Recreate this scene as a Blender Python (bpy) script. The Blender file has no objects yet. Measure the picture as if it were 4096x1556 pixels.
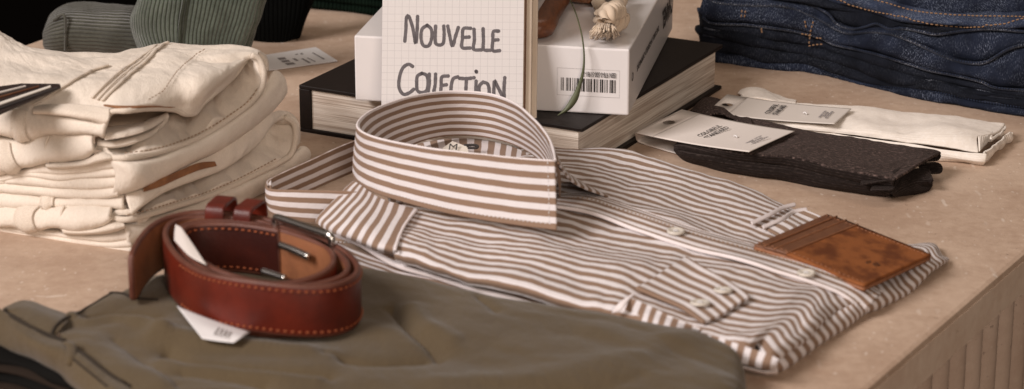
import bpy, bmesh, math, random
from mathutils import Vector, Matrix, noise
random.seed(7)
scene = bpy.context.scene
COL = scene.collection
CM = 0.01
# ------------------------------------------------------------------ camera model
F_PX, PITCH, CAM_H = 10500.0, math.radians(18.8), 56.5   # focal length in photo pixels, cm above the table top
CX, CY = 2048.0, 778.0

def ray(px, py):
    u = (px - CX) / F_PX; v = (py - CY) / F_PX
    return Vector((u, math.cos(PITCH) - v * math.sin(PITCH), -math.sin(PITCH) - v * math.cos(PITCH)))

def P(px, py, h=0.0):
    """the spot at h centimetres above the table"""
    d = ray(px, py)
    return (Vector((0, 0, CAM_H)) + d * ((CAM_H - h) / -d.z)) * CM

def PY(px, py, y):
    """the spot at depth y (cm)"""
    d = ray(px, py)
    return (Vector((0, 0, CAM_H)) + d * (y / d.y)) * CM

def interp(curve, x):
    if x <= curve[0][0]:
        a, b = curve[0], curve[1]
    else:
        for a, b in zip(curve, curve[1:]):
            if x <= b[0]: break
    t = (x - a[0]) / (b[0] - a[0])
    return a[1] + (b[1] - a[1]) * t

def W(px, py, base, push=0.0):
    """a spot on an upright side that stands on the base line"""
    g = P(px, interp(base, px), 0)
    return PY(px, py, g.y / CM + push)

def zp(z, pts, h=0.0):
    out = []
    for p in pts:
        hh = p[2] if len(p) > 2 else h
        out.append(P(z[0] + p[0] * z[2], z[1] + p[1] * z[2], hh))
    return out

def zw(z, pts, base, push=0.0):
    out = []
    for p in pts:
        pu = p[2] if len(p) > 2 else push
        out.append(W(z[0] + p[0] * z[2], z[1] + p[1] * z[2], base, pu))
    return out

FULL = (0, 0, 1.0)
ZA = (0, 150, .5618); ZB = (500, 150, .5618); ZC = (0, 550, .5106); ZD = (0, 0, .5823)
ZE = (2050, 0, .429); ZF = (2780, 0, .5109); ZG = (450, 750, .6641); ZH = (2000, 500, .5108)
ZI = (2200, 950, .6188); ZJ = (0, 1100, .5047); ZK = (2500, 300, .5107); ZL = (3200, 300, .5108)
ZM = (1000, 500, .6131); ZN = (1300, 850, .7213); ZQ = (1000, 0, .3064); ZS = (2900, 800, .5108)
Z6 = (2300, 700, .8744); Z5 = (1000, 350, .9195); Z2 = (1150, 0, .6988)

# ------------------------------------------------------------------ object helpers
def tag(o, label=None, cat=None, group=None, kind=None):
    if label: o['label'] = label
    if cat: o['category'] = cat
    if group: o['group'] = group
    if kind: o['kind'] = kind
    return o

def thing(name, label, cat, loc, group=None):
    o = bpy.data.objects.new(name, None); COL.objects.link(o)
    o.location = loc; o.empty_display_size = 0.02
    return tag(o, label, cat, group)

def world_loc(o):
    v = Vector((0, 0, 0))
    while o is not None:
        v += o.location; o = o.parent
    return v

def obj(name, verts, faces, mat, parent=None, uvs=None, smooth=True, label=None):
    me = bpy.data.meshes.new(name)
    off = world_loc(parent) if parent else Vector((0, 0, 0))
    me.from_pydata([tuple(Vector(v) - off) for v in verts], [], faces)
    if uvs is not None:
        lay = me.uv_layers.new(name='UVMap')
        for loop in me.loops:
            lay.data[loop.index].uv = uvs[loop.vertex_index]
    if smooth:
        for p in me.polygons: p.use_smooth = True
    if mat: me.materials.append(mat)
    me.update()
    o = bpy.data.objects.new(name, me); COL.objects.link(o)
    if parent: o.parent = parent
    if label: o['label'] = label
    return o

def from_bm(name, bm, mat, parent=None, smooth=False):
    bm.normal_update()
    vs = [v.co.copy() for v in bm.verts]; bm.verts.index_update()
    fs = [[v.index for v in f.verts] for f in bm.faces]
    bm.free()
    return obj(name, vs, fs, mat, parent, None, smooth)

def bevel(o, w, seg=2):
    m = o.modifiers.new('bevel', 'BEVEL'); m.width = w; m.segments = seg; m.limit_method = 'ANGLE'
    m.angle_limit = math.radians(35)
    return o

# ------------------------------------------------------------------ splines and lofts
def cr(pts, n, closed=False, uniform=False):
    """centripetal Catmull-Rom through pts, n+1 samples (even arc length unless uniform)"""
    pts = [Vector(p) for p in pts]
    if len(pts) == 2: 
        return [pts[0].lerp(pts[1], i / n) for i in range(n + 1)]
    if closed: ext = [pts[-1]] + pts + [pts[0], pts[1]]
    else: ext = [pts[0] * 2 - pts[1]] + pts + [pts[-1] * 2 - pts[-2]]
    segs = len(ext) - 3
    def ev(i, t):
        p0, p1, p2, p3 = ext[i:i + 4]
        a = .5
        t0 = 0; t1 = t0 + max((p1 - p0).length, 1e-7) ** a; t2 = t1 + max((p2 - p1).length, 1e-7) ** a
        t3 = t2 + max((p3 - p2).length, 1e-7) ** a
        tt = t1 + (t2 - t1) * t
        A1 = p0 * ((t1 - tt) / (t1 - t0)) + p1 * ((tt - t0) / (t1 - t0))
        A2 = p1 * ((t2 - tt) / (t2 - t1)) + p2 * ((tt - t1) / (t2 - t1))
        A3 = p2 * ((t3 - tt) / (t3 - t2)) + p3 * ((tt - t2) / (t3 - t2))
        B1 = A1 * ((t2 - tt) / (t2 - t0)) + A2 * ((tt - t0) / (t2 - t0))
        B2 = A2 * ((t3 - tt) / (t3 - t1)) + A3 * ((tt - t1) / (t3 - t1))
        return B1 * ((t2 - tt) / (t2 - t1)) + B2 * ((tt - t1) / (t2 - t1))
    if uniform:
        out = []
        for k in range(n + 1):
            x = k / n * segs; i = min(int(x), segs - 1); out.append(ev(i, x - i))
        return out
    dense = []
    sub = 16
    for i in range(segs):
        for k in range(sub): dense.append(ev(i, k / sub))
    dense.append(ev(segs - 1, 1.0))
    L = [0]
    for a, b in zip(dense, dense[1:]): L.append(L[-1] + (b - a).length)
    out = []; j = 0
    for k in range(n + 1):
        s = L[-1] * k / n
        while j < len(L) - 2 and L[j + 1] < s: j += 1
        d = L[j + 1] - L[j]
        out.append(dense[j].lerp(dense[j + 1], 0 if d < 1e-9 else (s - L[j]) / d))
    return out

def grid_of(rows, nu, nv, aligned=False):
    rr = [cr(r, nu, uniform=aligned) for r in rows]
    cols = [cr([r[i] for r in rr], nv, uniform=True) for i in range(nu + 1)]
    return [[cols[i][j] for i in range(nu + 1)] for j in range(nv + 1)]

def loft(name, rows, mat, parent=None, nu=60, nv=20, thick=0.002, aligned=False, wr=(), zwr=(), label=None,
         sub=1, uvshift=(0, 0), offset=0.0):
    G = grid_of(rows, nu, nv, aligned)
    # real-length uv
    def cumul(seq):
        L = [0]
        for d in seq: L.append(L[-1] + d)
        return L
    du = cumul([sum((G[j][i + 1] - G[j][i]).length for j in range(nv + 1)) / (nv + 1) for i in range(nu)])
    dv = cumul([sum((G[j + 1][i] - G[j][i]).length for i in range(nu + 1)) / (nu + 1) for j in range(nv)])
    # wrinkles along the normal: (amplitude mm, freq along u per cm, freq along v per cm, seed)
    N = [[None] * (nu + 1) for _ in range(nv + 1)]
    for j in range(nv + 1):
        for i in range(nu + 1):
            a = G[j][min(i + 1, nu)] - G[j][max(i - 1, 0)]
            b = G[min(j + 1, nv)][i] - G[max(j - 1, 0)][i]
            n = a.cross(b)
            N[j][i] = n.normalized() if n.length > 1e-12 else Vector((0, 0, 1))
    verts, uvs = [], []
    for j in range(nv + 1):
        for i in range(nu + 1):
            v = G[j][i].copy(); u_, v_ = du[i], dv[j]
            for (amp, fu, fv, seed) in wr:
                v += N[j][i] * (amp * .001 * noise.noise(Vector((u_ * 100 * fu, v_ * 100 * fv, seed * 7.3))))
            for (amp, fu, fv, seed) in zwr:
                v.z += amp * .001 * noise.noise(Vector((u_ * 100 * fu, v_ * 100 * fv, seed * 7.3)))
            verts.append(v); uvs.append((u_ + uvshift[0], v_ + uvshift[1]))
    W1 = nu + 1
    faces = [(j * W1 + i, j * W1 + i + 1, (j + 1) * W1 + i + 1, (j + 1) * W1 + i) for j in range(nv) for i in range(nu)]
    o = obj(name, verts, faces, mat, parent, uvs, True, label)
    if thick:
        m = o.modifiers.new('thick', 'SOLIDIFY'); m.thickness = thick; m.offset = offset
    if sub:
        s = o.modifiers.new('round', 'SUBSURF'); s.levels = sub; s.render_levels = sub
    return o

def band(name, top, bot, mat, parent, bulge=.35, tuck=.9, nu=70, nv=14, thick=0.002, wr=(), label=None, lift=0.0):
    """a rounded fold seen from the side: top and bottom lines, bulging towards the viewer"""
    n = 24
    t = cr(top, n); b = cr(bot, n)
    back = Vector((0, 1, 0))
    rows = [[p + back * tuck * CM for p in t],
            [p.lerp(q, .06) + back * .12 * CM for p, q in zip(t, b)],
            [p.lerp(q, .3) - back * bulge * .8 * CM for p, q in zip(t, b)],
            [p.lerp(q, .65) - back * bulge * CM for p, q in zip(t, b)],
            [p.lerp(q, .94) + back * .05 * CM for p, q in zip(t, b)],
            [q + back * tuck * CM for q in b]]
    return loft(name, rows, mat, parent, nu, nv, thick, wr=wr, label=label)

def tube(name, path, r, mat, parent=None, n=60, k=10, closed=False, flat=1.0, rfun=None, smooth=True, label=None, cap=True):
    pts = cr(path, n, closed=closed)
    if closed: pts = pts[:-1]
    verts, faces, uvs = [], [], []
    m = len(pts); run = 0.0
    for i, p in enumerate(pts):
        if i: run += (p - pts[i - 1]).length
        a = pts[(i - 1) % m] if closed else pts[max(i - 1, 0)]
        b = pts[(i + 1) % m] if closed else pts[min(i + 1, m - 1)]
        t = (b - a).normalized()
        s = t.cross(Vector((0, 0, 1)))
        if s.length < 1e-4: s = t.cross(Vector((0, 1, 0)))
        s.normalize(); w = s.cross(t).normalized()
        rr = r * (rfun(i / max(m - 1, 1)) if rfun else 1)
        for q in range(k):
            an = 2 * math.pi * q / k
            verts.append(p + s * math.cos(an) * rr + w * math.sin(an) * rr * flat); uvs.append((run, q * r * 6.28 / k))
    for i in range(m if closed else m - 1):
        for q in range(k):
            a = i * k + q; b = i * k + (q + 1) % k
            c = ((i + 1) % m) * k + (q + 1) % k; d = ((i + 1) % m) * k + q
            faces.append((a, b, c, d))
    if not closed and cap:
        faces.append(tuple(range(k))[::-1]); faces.append(tuple((m - 1) * k + q for q in range(k)))
    return obj(name, verts, faces, mat, parent, uvs, smooth, label)

def dashes(name, path, mat, parent, pitch=.0035, length=.0022, r=.0004, label=None):
    """a line of stitches: one mesh"""
    L = sum((b - a).length for a, b in zip(path, path[1:]))
    n = max(2, int(L / pitch))
    sm = cr(path, n * 2)
    verts, faces = [], []
    for i in range(n):
        p, q = sm[2 * i], sm[2 * i + 1]
        d = (q - p)
        if d.length < 1e-7: continue
        d.normalize(); c = (p + q) / 2
        s = d.cross(Vector((0, 0, 1)))
        if s.length < 1e-5: s = Vector((1, 0, 0))
        s.normalize(); w = s.cross(d)
        base = len(verts)
        prof = [(-.5, .35), (-.3, 1), (.3, 1), (.5, .35)]
        for (x, rr) in prof:
            for k in range(6):
                an = k * math.pi / 3
                verts.append(c + d * x * length + (s * math.cos(an) + w * math.sin(an)) * r * rr)
        for a in range(3):
            for k in range(6):
                faces.append((base + a * 6 + k, base + a * 6 + (k + 1) % 6, base + (a + 1) * 6 + (k + 1) % 6, base + (a + 1) * 6 + k))
        faces.append(tuple(base + k for k in range(6))[::-1]); faces.append(tuple(base + 18 + k for k in range(6)))
    return obj(name, verts, faces, mat, parent, None, True, label)

def slab(name, corners, up, mat, parent=None, bev=0.0006, label=None):
    """a plate over a polygon of 3D corners, extruded by the vector up"""
    n = len(corners)
    vs = [Vector(c) for c in corners] + [Vector(c) + Vector(up) for c in corners]
    fs = [tuple(range(n))[::-1], tuple(range(n, 2 * n))] + [(i, (i + 1) % n, n + (i + 1) % n, n + i) for i in range(n)]
    o = obj(name, vs, fs, mat, parent, None, False, label)
    bm = bmesh.new(); bm.from_mesh(o.data); bmesh.ops.recalc_face_normals(bm, faces=bm.faces); bm.to_mesh(o.data); bm.free()
    if bev: bevel(o, bev)
    return o

def text(name, body, size, origin, xdir, ydir, mat, parent, label=None, align='CENTER', wscale=1.0, bold=0.0, lift=.0003, fit=None):
    cu = bpy.data.curves.new(name, 'FONT'); cu.body = body; cu.size = size; cu.align_x = align; cu.align_y = 'CENTER'
    cu.extrude = .00008; cu.offset = bold; cu.resolution_u = 3
    tmp = bpy.data.objects.new(name + '_curve', cu); COL.objects.link(tmp)
    dg = bpy.context.evaluated_depsgraph_get()
    me = bpy.data.meshes.new_from_object(tmp.evaluated_get(dg))
    bpy.data.objects.remove(tmp); bpy.data.curves.remove(cu)
    if fit:
        xs = [v.co.x for v in me.vertices]; wscale = fit / (max(xs) - min(xs))
    x = Vector(xdir).normalized(); y = Vector(ydir); y = (y - x * y.dot(x)).normalized(); z = x.cross(y)
    vs = [Vector(origin) + x * v.co.x * wscale + y * v.co.y + z * (v.co.z + lift) for v in me.vertices]
    fs = [tuple(p.vertices) for p in me.polygons]
    bpy.data.meshes.remove(me)
    return obj(name, vs, fs, mat, parent, None, False, label)

from mathutils.bvhtree import BVHTree
def dense(pts, n=24):
    return [(v.x, v.y) for v in cr([Vector((p[0], p[1], 0)) for p in pts], n)]
def drape(objs, z, pts, lift=.0004):
    """lay points on top of cloth that is already built"""
    if not isinstance(objs, (list, tuple)): objs = [objs]
    trees, halves = [], []
    for o in objs:
        off = world_loc(o.parent) if o.parent else Vector((0, 0, 0))
        hs = [m.thickness / 2 for m in o.modifiers if m.type == 'SOLIDIFY']
        halves.append(hs[0] if hs else 0)
        trees.append(BVHTree.FromPolygons([v.co + off for v in o.data.vertices], [tuple(p.vertices) for p in o.data.polygons]))
    out = []
    for p in pts:
        r = ray(z[0] + p[0] * z[2], z[1] + p[1] * z[2]).normalized(); best = None
        for t, hf in zip(trees, halves):
            h = t.ray_cast(Vector((0, 0, CAM_H * CM)), r)
            if h[0] is not None and (best is None or h[3] < best[3]): best = tuple(h) + (hf,)
        if best is None: out.append(out[-1].copy() if out else P(z[0] + p[0] * z[2], z[1] + p[1] * z[2], 2.0)); continue
        n = best[1] if best[1].z > 0 or best[1].y < 0 else -best[1]
        if n.dot(r) > 0: n = -n
        out.append(best[0] + n * (best[4] + lift + (p[2] if len(p) > 2 else 0)))
    return out

# ------------------------------------------------------------------ materials
def new_mat(name):
    m = bpy.data.materials.new(name); m.use_nodes = True
    nt = m.node_tree; b = nt.nodes['Principled BSDF']
    return m, nt, b

def N_(nt, t, **kw):
    n = nt.nodes.new(t)
    for k, v in kw.items(): setattr(n, k, v)
    return n

def rgb(c): return (c[0], c[1], c[2], 1)

def math_(nt, op, a, b=None, clamp=False):
    n = N_(nt, 'ShaderNodeMath', operation=op, use_clamp=clamp)
    for i, x in enumerate((a, b)):
        if x is None: continue
        if isinstance(x, (int, float)): n.inputs[i].default_value = x
        else: nt.links.new(x, n.inputs[i])
    return n.outputs[0]

def mix_(nt, fac, a, b):
    n = N_(nt, 'ShaderNodeMix', data_type='RGBA')
    for s, x in ((0, fac), (6, a), (7, b)):
        if isinstance(x, (int, float)): n.inputs[s].default_value = x
        elif isinstance(x, tuple): n.inputs[s].default_value = rgb(x)
        else: nt.links.new(x, n.inputs[s])
    return n.outputs[2]

def ramp(nt, val, a, b):
    n = N_(nt, 'ShaderNodeMapRange', interpolation_type='SMOOTHSTEP')
    nt.links.new(val, n.inputs[0]); n.inputs[1].default_value = a; n.inputs[2].default_value = b
    return n.outputs[0]

def noise_(nt, vec, scale, detail=3, rough=.5, stretch=None, rot=None):
    if stretch or rot:
        mp = N_(nt, 'ShaderNodeMapping'); nt.links.new(vec, mp.inputs[0])
        if stretch: mp.inputs['Scale'].default_value = stretch
        if rot: mp.inputs['Rotation'].default_value = rot
        vec = mp.outputs[0]
    n = N_(nt, 'ShaderNodeTexNoise'); nt.links.new(vec, n.inputs['Vector'])
    n.inputs['Scale'].default_value = scale; n.inputs['Detail'].default_value = detail; n.inputs['Roughness'].default_value = rough
    return n.outputs[0]

def bump_(nt, b, height, dist, strength=1.0):
    n = N_(nt, 'ShaderNodeBump'); n.inputs['Strength'].default_value = strength; n.inputs['Distance'].default_value = dist
    nt.links.new(height, n.inputs['Height']); nt.links.new(n.outputs[0], b.inputs['Normal'])

def coords(nt): 
    n = N_(nt, 'ShaderNodeTexCoord'); return n.outputs['UV'], n.outputs['Object']

def plain(name, c, rough=.6, metal=0, var=.12, scale=60, spec=.4, bump=0, bscale=400):
    m, nt, b = new_mat(name); uv, ob = coords(nt)
    f = noise_(nt, ob, scale, 4)
    col = mix_(nt, f, tuple(x * (1 - var) for x in c), tuple(min(1, x * (1 + var)) for x in c))
    nt.links.new(col, b.inputs['Base Color'])
    b.inputs['Roughness'].default_value = rough; b.inputs['Metallic'].default_value = metal
    b.inputs['Specular IOR Level'].default_value = spec
    if bump: bump_(nt, b, noise_(nt, ob, bscale, 3), bump)
    return m

def fabric(name, c, c2=None, twill=1100.0, tdeg=35, var=.18, sheen=.15, bump=.0004, grain=.35, soft=25, crumple=0.0):
    """woven cloth: diagonal twill in uv metres, grain and soft tone patches"""
    m, nt, b = new_mat(name); uv, ob = coords(nt)
    c2 = c2 or tuple(x * .62 for x in c)
    mp = N_(nt, 'ShaderNodeMapping'); nt.links.new(uv, mp.inputs[0]); mp.inputs['Rotation'].default_value = (0, 0, math.radians(tdeg))
    wv = N_(nt, 'ShaderNodeTexWave', wave_type='BANDS', bands_direction='Y'); nt.links.new(mp.outputs[0], wv.inputs['Vector'])
    wv.inputs['Scale'].default_value = twill / 6.2832 * 1.0; wv.inputs['Distortion'].default_value = 1.2; wv.inputs['Detail Scale'].default_value = 3
    fine = noise_(nt, uv, 1500, 3, .6, stretch=(1, .45, 1), rot=(0, 0, math.radians(tdeg)))
    big = noise_(nt, ob, soft, 4, .55)
    f = math_(nt, 'MULTIPLY', ramp(nt, fine, .3, .75), grain)
    f = math_(nt, 'ADD', f, math_(nt, 'MULTIPLY', wv.outputs[1], .14))
    f = math_(nt, 'ADD', f, math_(nt, 'MULTIPLY', math_(nt, 'SUBTRACT', big, .5), var * 2), True)
    nt.links.new(mix_(nt, f, c, c2), b.inputs['Base Color'])
    b.inputs['Roughness'].default_value = .92; b.inputs['Specular IOR Level'].default_value = .12
    b.inputs['Sheen Weight'].default_value = sheen; b.inputs['Sheen Roughness'].default_value = .5
    h = math_(nt, 'ADD', math_(nt, 'MULTIPLY', wv.outputs[1], .12), math_(nt, 'MULTIPLY', fine, .9))
    if crumple: h = math_(nt, 'ADD', h, math_(nt, 'MULTIPLY', noise_(nt, uv, 110, 4, .55, stretch=(1, .6, 1), rot=(0, 0, .5)), crumple / bump))
    bump_(nt, b, h, bump)
    return m

def striped(name, axis='v', period=.0070, phase=0.0, light=(.715, .672, .68), dark=(.252, .165, .115), duty=.52, rough=.85):
    m, nt, b = new_mat(name); uv, ob = coords(nt)
    sp = N_(nt, 'ShaderNodeSeparateXYZ'); nt.links.new(uv, sp.inputs[0])
    c = sp.outputs[1] if axis == 'v' else sp.outputs[0]
    wob = noise_(nt, uv, 90, 2)
    c = math_(nt, 'ADD', c, math_(nt, 'MULTIPLY', math_(nt, 'SUBTRACT', wob, .5), period * .10))
    x = math_(nt, 'FRACT', math_(nt, 'ADD', math_(nt, 'DIVIDE', c, period), phase))
    tri = math_(nt, 'MULTIPLY', math_(nt, 'ABSOLUTE', math_(nt, 'SUBTRACT', x, .5)), 2.0)   # 0 centre of dark stripe
    f = ramp(nt, tri, duty - .07, duty + .07)
    weave = noise_(nt, uv, 2200, 2, .6)
    dk = mix_(nt, weave, tuple(v * .82 for v in dark), tuple(v * 1.2 for v in dark))
    lt = mix_(nt, weave, tuple(v * .93 for v in light), light)
    nt.links.new(mix_(nt, f, dk, lt), b.inputs['Base Color'])
    b.inputs['Roughness'].default_value = rough; b.inputs['Specular IOR Level'].default_value = .2
    b.inputs['Sheen Weight'].default_value = .08
    bump_(nt, b, noise_(nt, uv, 260, 4, .6), .0009, .5)
    return m

def heather(name, c, c2, rib=0, ribamt=.8, sheen=.3, axis=1, bd=.0007):
    m, nt, b = new_mat(name); uv, ob = coords(nt)
    f = ramp(nt, noise_(nt, uv, 520, 4, .75, stretch=(.6, 1, 1)), .44, .70)
    g = noise_(nt, ob, 30, 3)
    f = math_(nt, 'MULTIPLY', f, math_(nt, 'ADD', math_(nt, 'MULTIPLY', g, .8), .5), True)
    h = f
    if rib:
        sp = N_(nt, 'ShaderNodeSeparateXYZ'); nt.links.new(uv, sp.inputs[0])
        k = math_(nt, 'ADD', sp.outputs[axis], math_(nt, 'MULTIPLY', noise_(nt, uv, 40, 2), .0015))
        w = ramp(nt, math_(nt, 'ABSOLUTE', math_(nt, 'SUBTRACT', math_(nt, 'FRACT', math_(nt, 'DIVIDE', k, rib)), .5)), .12, .42)
        f = math_(nt, 'MULTIPLY', f, math_(nt, 'SUBTRACT', 1.0, math_(nt, 'MULTIPLY', w, ribamt)), True)
        h = math_(nt, 'SUBTRACT', math_(nt, 'MULTIPLY', f, .5), w)
    nt.links.new(mix_(nt, f, c, c2), b.inputs['Base Color'])
    b.inputs['Roughness'].default_value = .95; b.inputs['Specular IOR Level'].default_value = .05
    b.inputs['Sheen Weight'].default_value = sheen; b.inputs['Sheen Roughness'].default_value = .6; b.inputs['Sheen Tint'].default_value = (.9, .72, .66, 1)
    bump_(nt, b, h, bd)
    return m

def corduroy(name, c, c2, period=.0030, axis='u', patch=45, sheen=.3):
    m, nt, b = new_mat(name); uv, ob = coords(nt)
    sp = N_(nt, 'ShaderNodeSeparateXYZ'); nt.links.new(uv, sp.inputs[0])
    k = sp.outputs[0] if axis == 'u' else sp.outputs[1]
    k = math_(nt, 'ADD', k, math_(nt, 'MULTIPLY', noise_(nt, uv, 60, 2), .0012))
    x = math_(nt, 'FRACT', math_(nt, 'DIVIDE', k, period))
    tri = math_(nt, 'ABSOLUTE', math_(nt, 'SUBTRACT', math_(nt, 'MULTIPLY', x, 2.0), 1.0))
    wale = ramp(nt, tri, .95, .35)
    pile = noise_(nt, uv, 420, 4, .7); big = noise_(nt, ob, patch, 4, .6)
    f = math_(nt, 'MULTIPLY', math_(nt, 'ADD', math_(nt, 'MULTIPLY', wale, .6), .4), math_(nt, 'ADD', math_(nt, 'MULTIPLY', ramp(nt, big, .3, .7), .6), math_(nt, 'MULTIPLY', ramp(nt, pile, .3, .7), .45)), True)
    nt.links.new(mix_(nt, f, c2, c), b.inputs['Base Color'])
    b.inputs['Roughness'].default_value = .95; b.inputs['Sheen Weight'].default_value = sheen; b.inputs['Specular IOR Level'].default_value = .05
    bump_(nt, b, math_(nt, 'ADD', wale, math_(nt, 'MULTIPLY', pile, .4)), .0012)
    return m

def denim(name, c=(.0068, .0092, .0175), fleck=(.20, .235, .32), amount=.85, deg=55):
    m, nt, b = new_mat(name); uv, ob = coords(nt)
    f1 = noise_(nt, uv, 1400, 3, .65, stretch=(1.0, .45, 1), rot=(0, 0, math.radians(deg)))
    big = noise_(nt, ob, 38, 4, .6)
    thr = math_(nt, 'MULTIPLY', ramp(nt, f1, .50, .70), math_(nt, 'MULTIPLY', ramp(nt, big, .36, .66), amount))
    soft = mix_(nt, ramp(nt, noise_(nt, ob, 60, 3), .3, .75), c, tuple(x * 2.0 for x in c))
    nt.links.new(mix_(nt, thr, soft, fleck), b.inputs['Base Color'])
    b.inputs['Roughness'].default_value = .9; b.inputs['Specular IOR Level'].default_value = .12
    bump_(nt, b, f1, .0004)
    return m

def leather(name, c, c2, rough=.42, scale=90, bump=.0004, lo=.35, hi=.68, spec=.45):
    m, nt, b = new_mat(name); uv, ob = coords(nt)
    f = ramp(nt, noise_(nt, ob, scale, 5, .62), lo, hi)
    nt.links.new(mix_(nt, f, c, c2), b.inputs['Base Color'])
    b.inputs['Roughness'].default_value = rough; b.inputs['Specular IOR Level'].default_value = spec
    bump_(nt, b, noise_(nt, ob, 900, 4, .6), bump)
    return m

def stone(name, c, c2, chip, chips=True):
    m, nt, b = new_mat(name); uv, ob = coords(nt)
    f = noise_(nt, ob, 9, 6, .65); g = noise_(nt, ob, 120, 4, .7)
    base = mix_(nt, ramp(nt, math_(nt, 'ADD', math_(nt, 'MULTIPLY', f, .7), math_(nt, 'MULTIPLY', g, .3)), .36, .62), c, c2)
    warp = N_(nt, 'ShaderNodeVectorMath', operation='MULTIPLY_ADD')
    nz = N_(nt, 'ShaderNodeTexNoise'); nt.links.new(ob, nz.inputs['Vector']); nz.inputs['Scale'].default_value = 45; nz.inputs['Detail'].default_value = 3
    nt.links.new(nz.outputs[1], warp.inputs[0]); warp.inputs[1].default_value = (.012, .012, .012); nt.links.new(ob, warp.inputs[2])
    tot = None
    for (sc, rad, keep, st, rz) in ((95, .17, .72, (1, .20, 1), .5), (60, .13, .80, (.18, 1, 1), 1.1), (230, .24, .60, (1, .5, 1), 2.0), (24, .09, .72, (.12, 1, 1), 2.4), (17, .06, .75, (1, .12, 1), .2)):
        mp = N_(nt, 'ShaderNodeMapping'); nt.links.new(warp.outputs[0], mp.inputs[0]); mp.inputs['Scale'].default_value = st; mp.inputs['Rotation'].default_value = (0, 0, rz)
        vo = N_(nt, 'ShaderNodeTexVoronoi', feature='F1'); nt.links.new(mp.outputs[0], vo.inputs['Vector']); vo.inputs['Scale'].default_value = sc
        sepc = N_(nt, 'ShaderNodeSeparateColor'); nt.links.new(vo.outputs['Color'], sepc.inputs[0])
        a = math_(nt, 'MULTIPLY', ramp(nt, vo.outputs['Distance'], rad, rad * .55), math_(nt, 'GREATER_THAN', sepc.outputs[0], keep))
        a = math_(nt, 'MULTIPLY', a, math_(nt, 'ADD', math_(nt, 'MULTIPLY', sepc.outputs[1], .7), .3))
        tot = a if tot is None else math_(nt, 'MAXIMUM', tot, a)
    col = mix_(nt, math_(nt, 'MULTIPLY', tot, .45 if chips else .3), base, chip)
    pit = ramp(nt, noise_(nt, ob, 260, 3, .6), .33, .25)
    col = mix_(nt, math_(nt, 'MULTIPLY', pit, .5), col, tuple(x * .55 for x in c))
    nt.links.new(col, b.inputs['Base Color'])
    b.inputs['Roughness'].default_value = .62; b.inputs['Specular IOR Level'].default_value = .3
    bump_(nt, b, math_(nt, 'SUBTRACT', g, math_(nt, 'MULTIPLY', pit, .8)), .0005)
    return m

def pages(name, c, c2, zscale=1400):
    m, nt, b = new_mat(name); uv, ob = coords(nt)
    f = noise_(nt, ob, 1.0, 3, .75, stretch=(6, 6, zscale)); g = noise_(nt, ob, 1.0, 2, .5, stretch=(14, 14, zscale * .25))
    t = ramp(nt, math_(nt, 'ADD', math_(nt, 'MULTIPLY', f, .6), math_(nt, 'MULTIPLY', g, .4)), .36, .6)
    nt.links.new(mix_(nt, t, c2, c), b.inputs['Base Color']); b.inputs['Roughness'].default_value = .85
    bump_(nt, b, f, .0006)
    return m

def graph_paper(name):
    m, nt, b = new_mat(name); uv, ob = coords(nt)
    sp = N_(nt, 'ShaderNodeSeparateXYZ'); nt.links.new(uv, sp.inputs[0])
    def line(c):
        x = math_(nt, 'FRACT', math_(nt, 'DIVIDE', c, .0050))
        return ramp(nt, math_(nt, 'ABSOLUTE', math_(nt, 'SUBTRACT', x, .5)), .455, .485)
    l = math_(nt, 'MAXIMUM', line(sp.outputs[0]), line(sp.outputs[1]))
    nt.links.new(mix_(nt, math_(nt, 'MULTIPLY', l, .42), (.66, .63, .62), (.36, .345, .35)), b.inputs['Base Color'])
    b.inputs['Roughness'].default_value = .8; b.inputs['Specular IOR Level'].default_value = .2
    return m

def wood(name, c, c2, rough=.4):
    m, nt, b = new_mat(name); uv, ob = coords(nt)
    f = noise_(nt, ob, 1, 5, .65, stretch=(320, 90, 320)); g = noise_(nt, ob, 40, 3)
    nt.links.new(mix_(nt, ramp(nt, math_(nt, 'ADD', math_(nt, 'MULTIPLY', f, .6), math_(nt, 'MULTIPLY', g, .4)), .35, .65), c, c2), b.inputs['Base Color'])
    b.inputs['Roughness'].default_value = rough; bump_(nt, b, f, .0003)
    return m

M = {}
M['stone'] = stone('pale limestone', (.41, .286, .208), (.545, .41, .312), (.78, .70, .62))
M['stone_side_lit'] = stone('brightened limestone edge', (.70, .52, .40), (.83, .66, .53), (.66, .56, .48), False)  # base colour lightened so the unlit counter side looks brighter
M['flute'] = stone('fluted stone', (.46, .335, .26), (.55, .42, .335), (.68, .58, .5), False)
M['floor'] = plain('dark floor', (.0022, .0013, .001), .9, spec=.05)
M['cream'] = fabric('cream denim', (.80, .72, .63), (.63, .545, .455), twill=2600, tdeg=40, var=.10, grain=.45, bump=.0005, crumple=.0016)
M['cream_seam'] = fabric('cream seam', (.76, .675, .58), (.52, .435, .35), twill=2600, tdeg=70, grain=.5)
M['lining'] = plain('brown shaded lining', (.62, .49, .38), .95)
M['thread'] = plain('tan thread', (.36, .25, .17), .9)
M['orange_thread'] = plain('orange thread', (.27, .155, .080), .8)
M['belt_thread'] = plain('belt thread', (.29, .075, .026), .8)
M['white_thread'] = plain('white thread', (.62, .60, .60), .9)
M['patch'] = leather('tan leather patch', (.30, .135, .055), (.20, .085, .035), .6)
M['olive'] = fabric('olive twill', (.108, .079, .045), (.052, .036, .021), twill=2200, tdeg=30, var=.40, soft=16, grain=.3, bump=.0003, crumple=.0012)
M['olive_in'] = fabric('olive inside', (.085, .064, .045), (.055, .042, .03), twill=2200, tdeg=30)
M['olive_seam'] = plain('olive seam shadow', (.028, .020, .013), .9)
M['dark_brown'] = fabric('dark brown cloth', (.022, .015, .011), (.012, .008, .006), twill=2200, sheen=0)
M['black_cloth'] = fabric('black cloth', (.0055, .005, .0045), (.003, .003, .0028), twill=2200, sheen=0)
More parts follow.
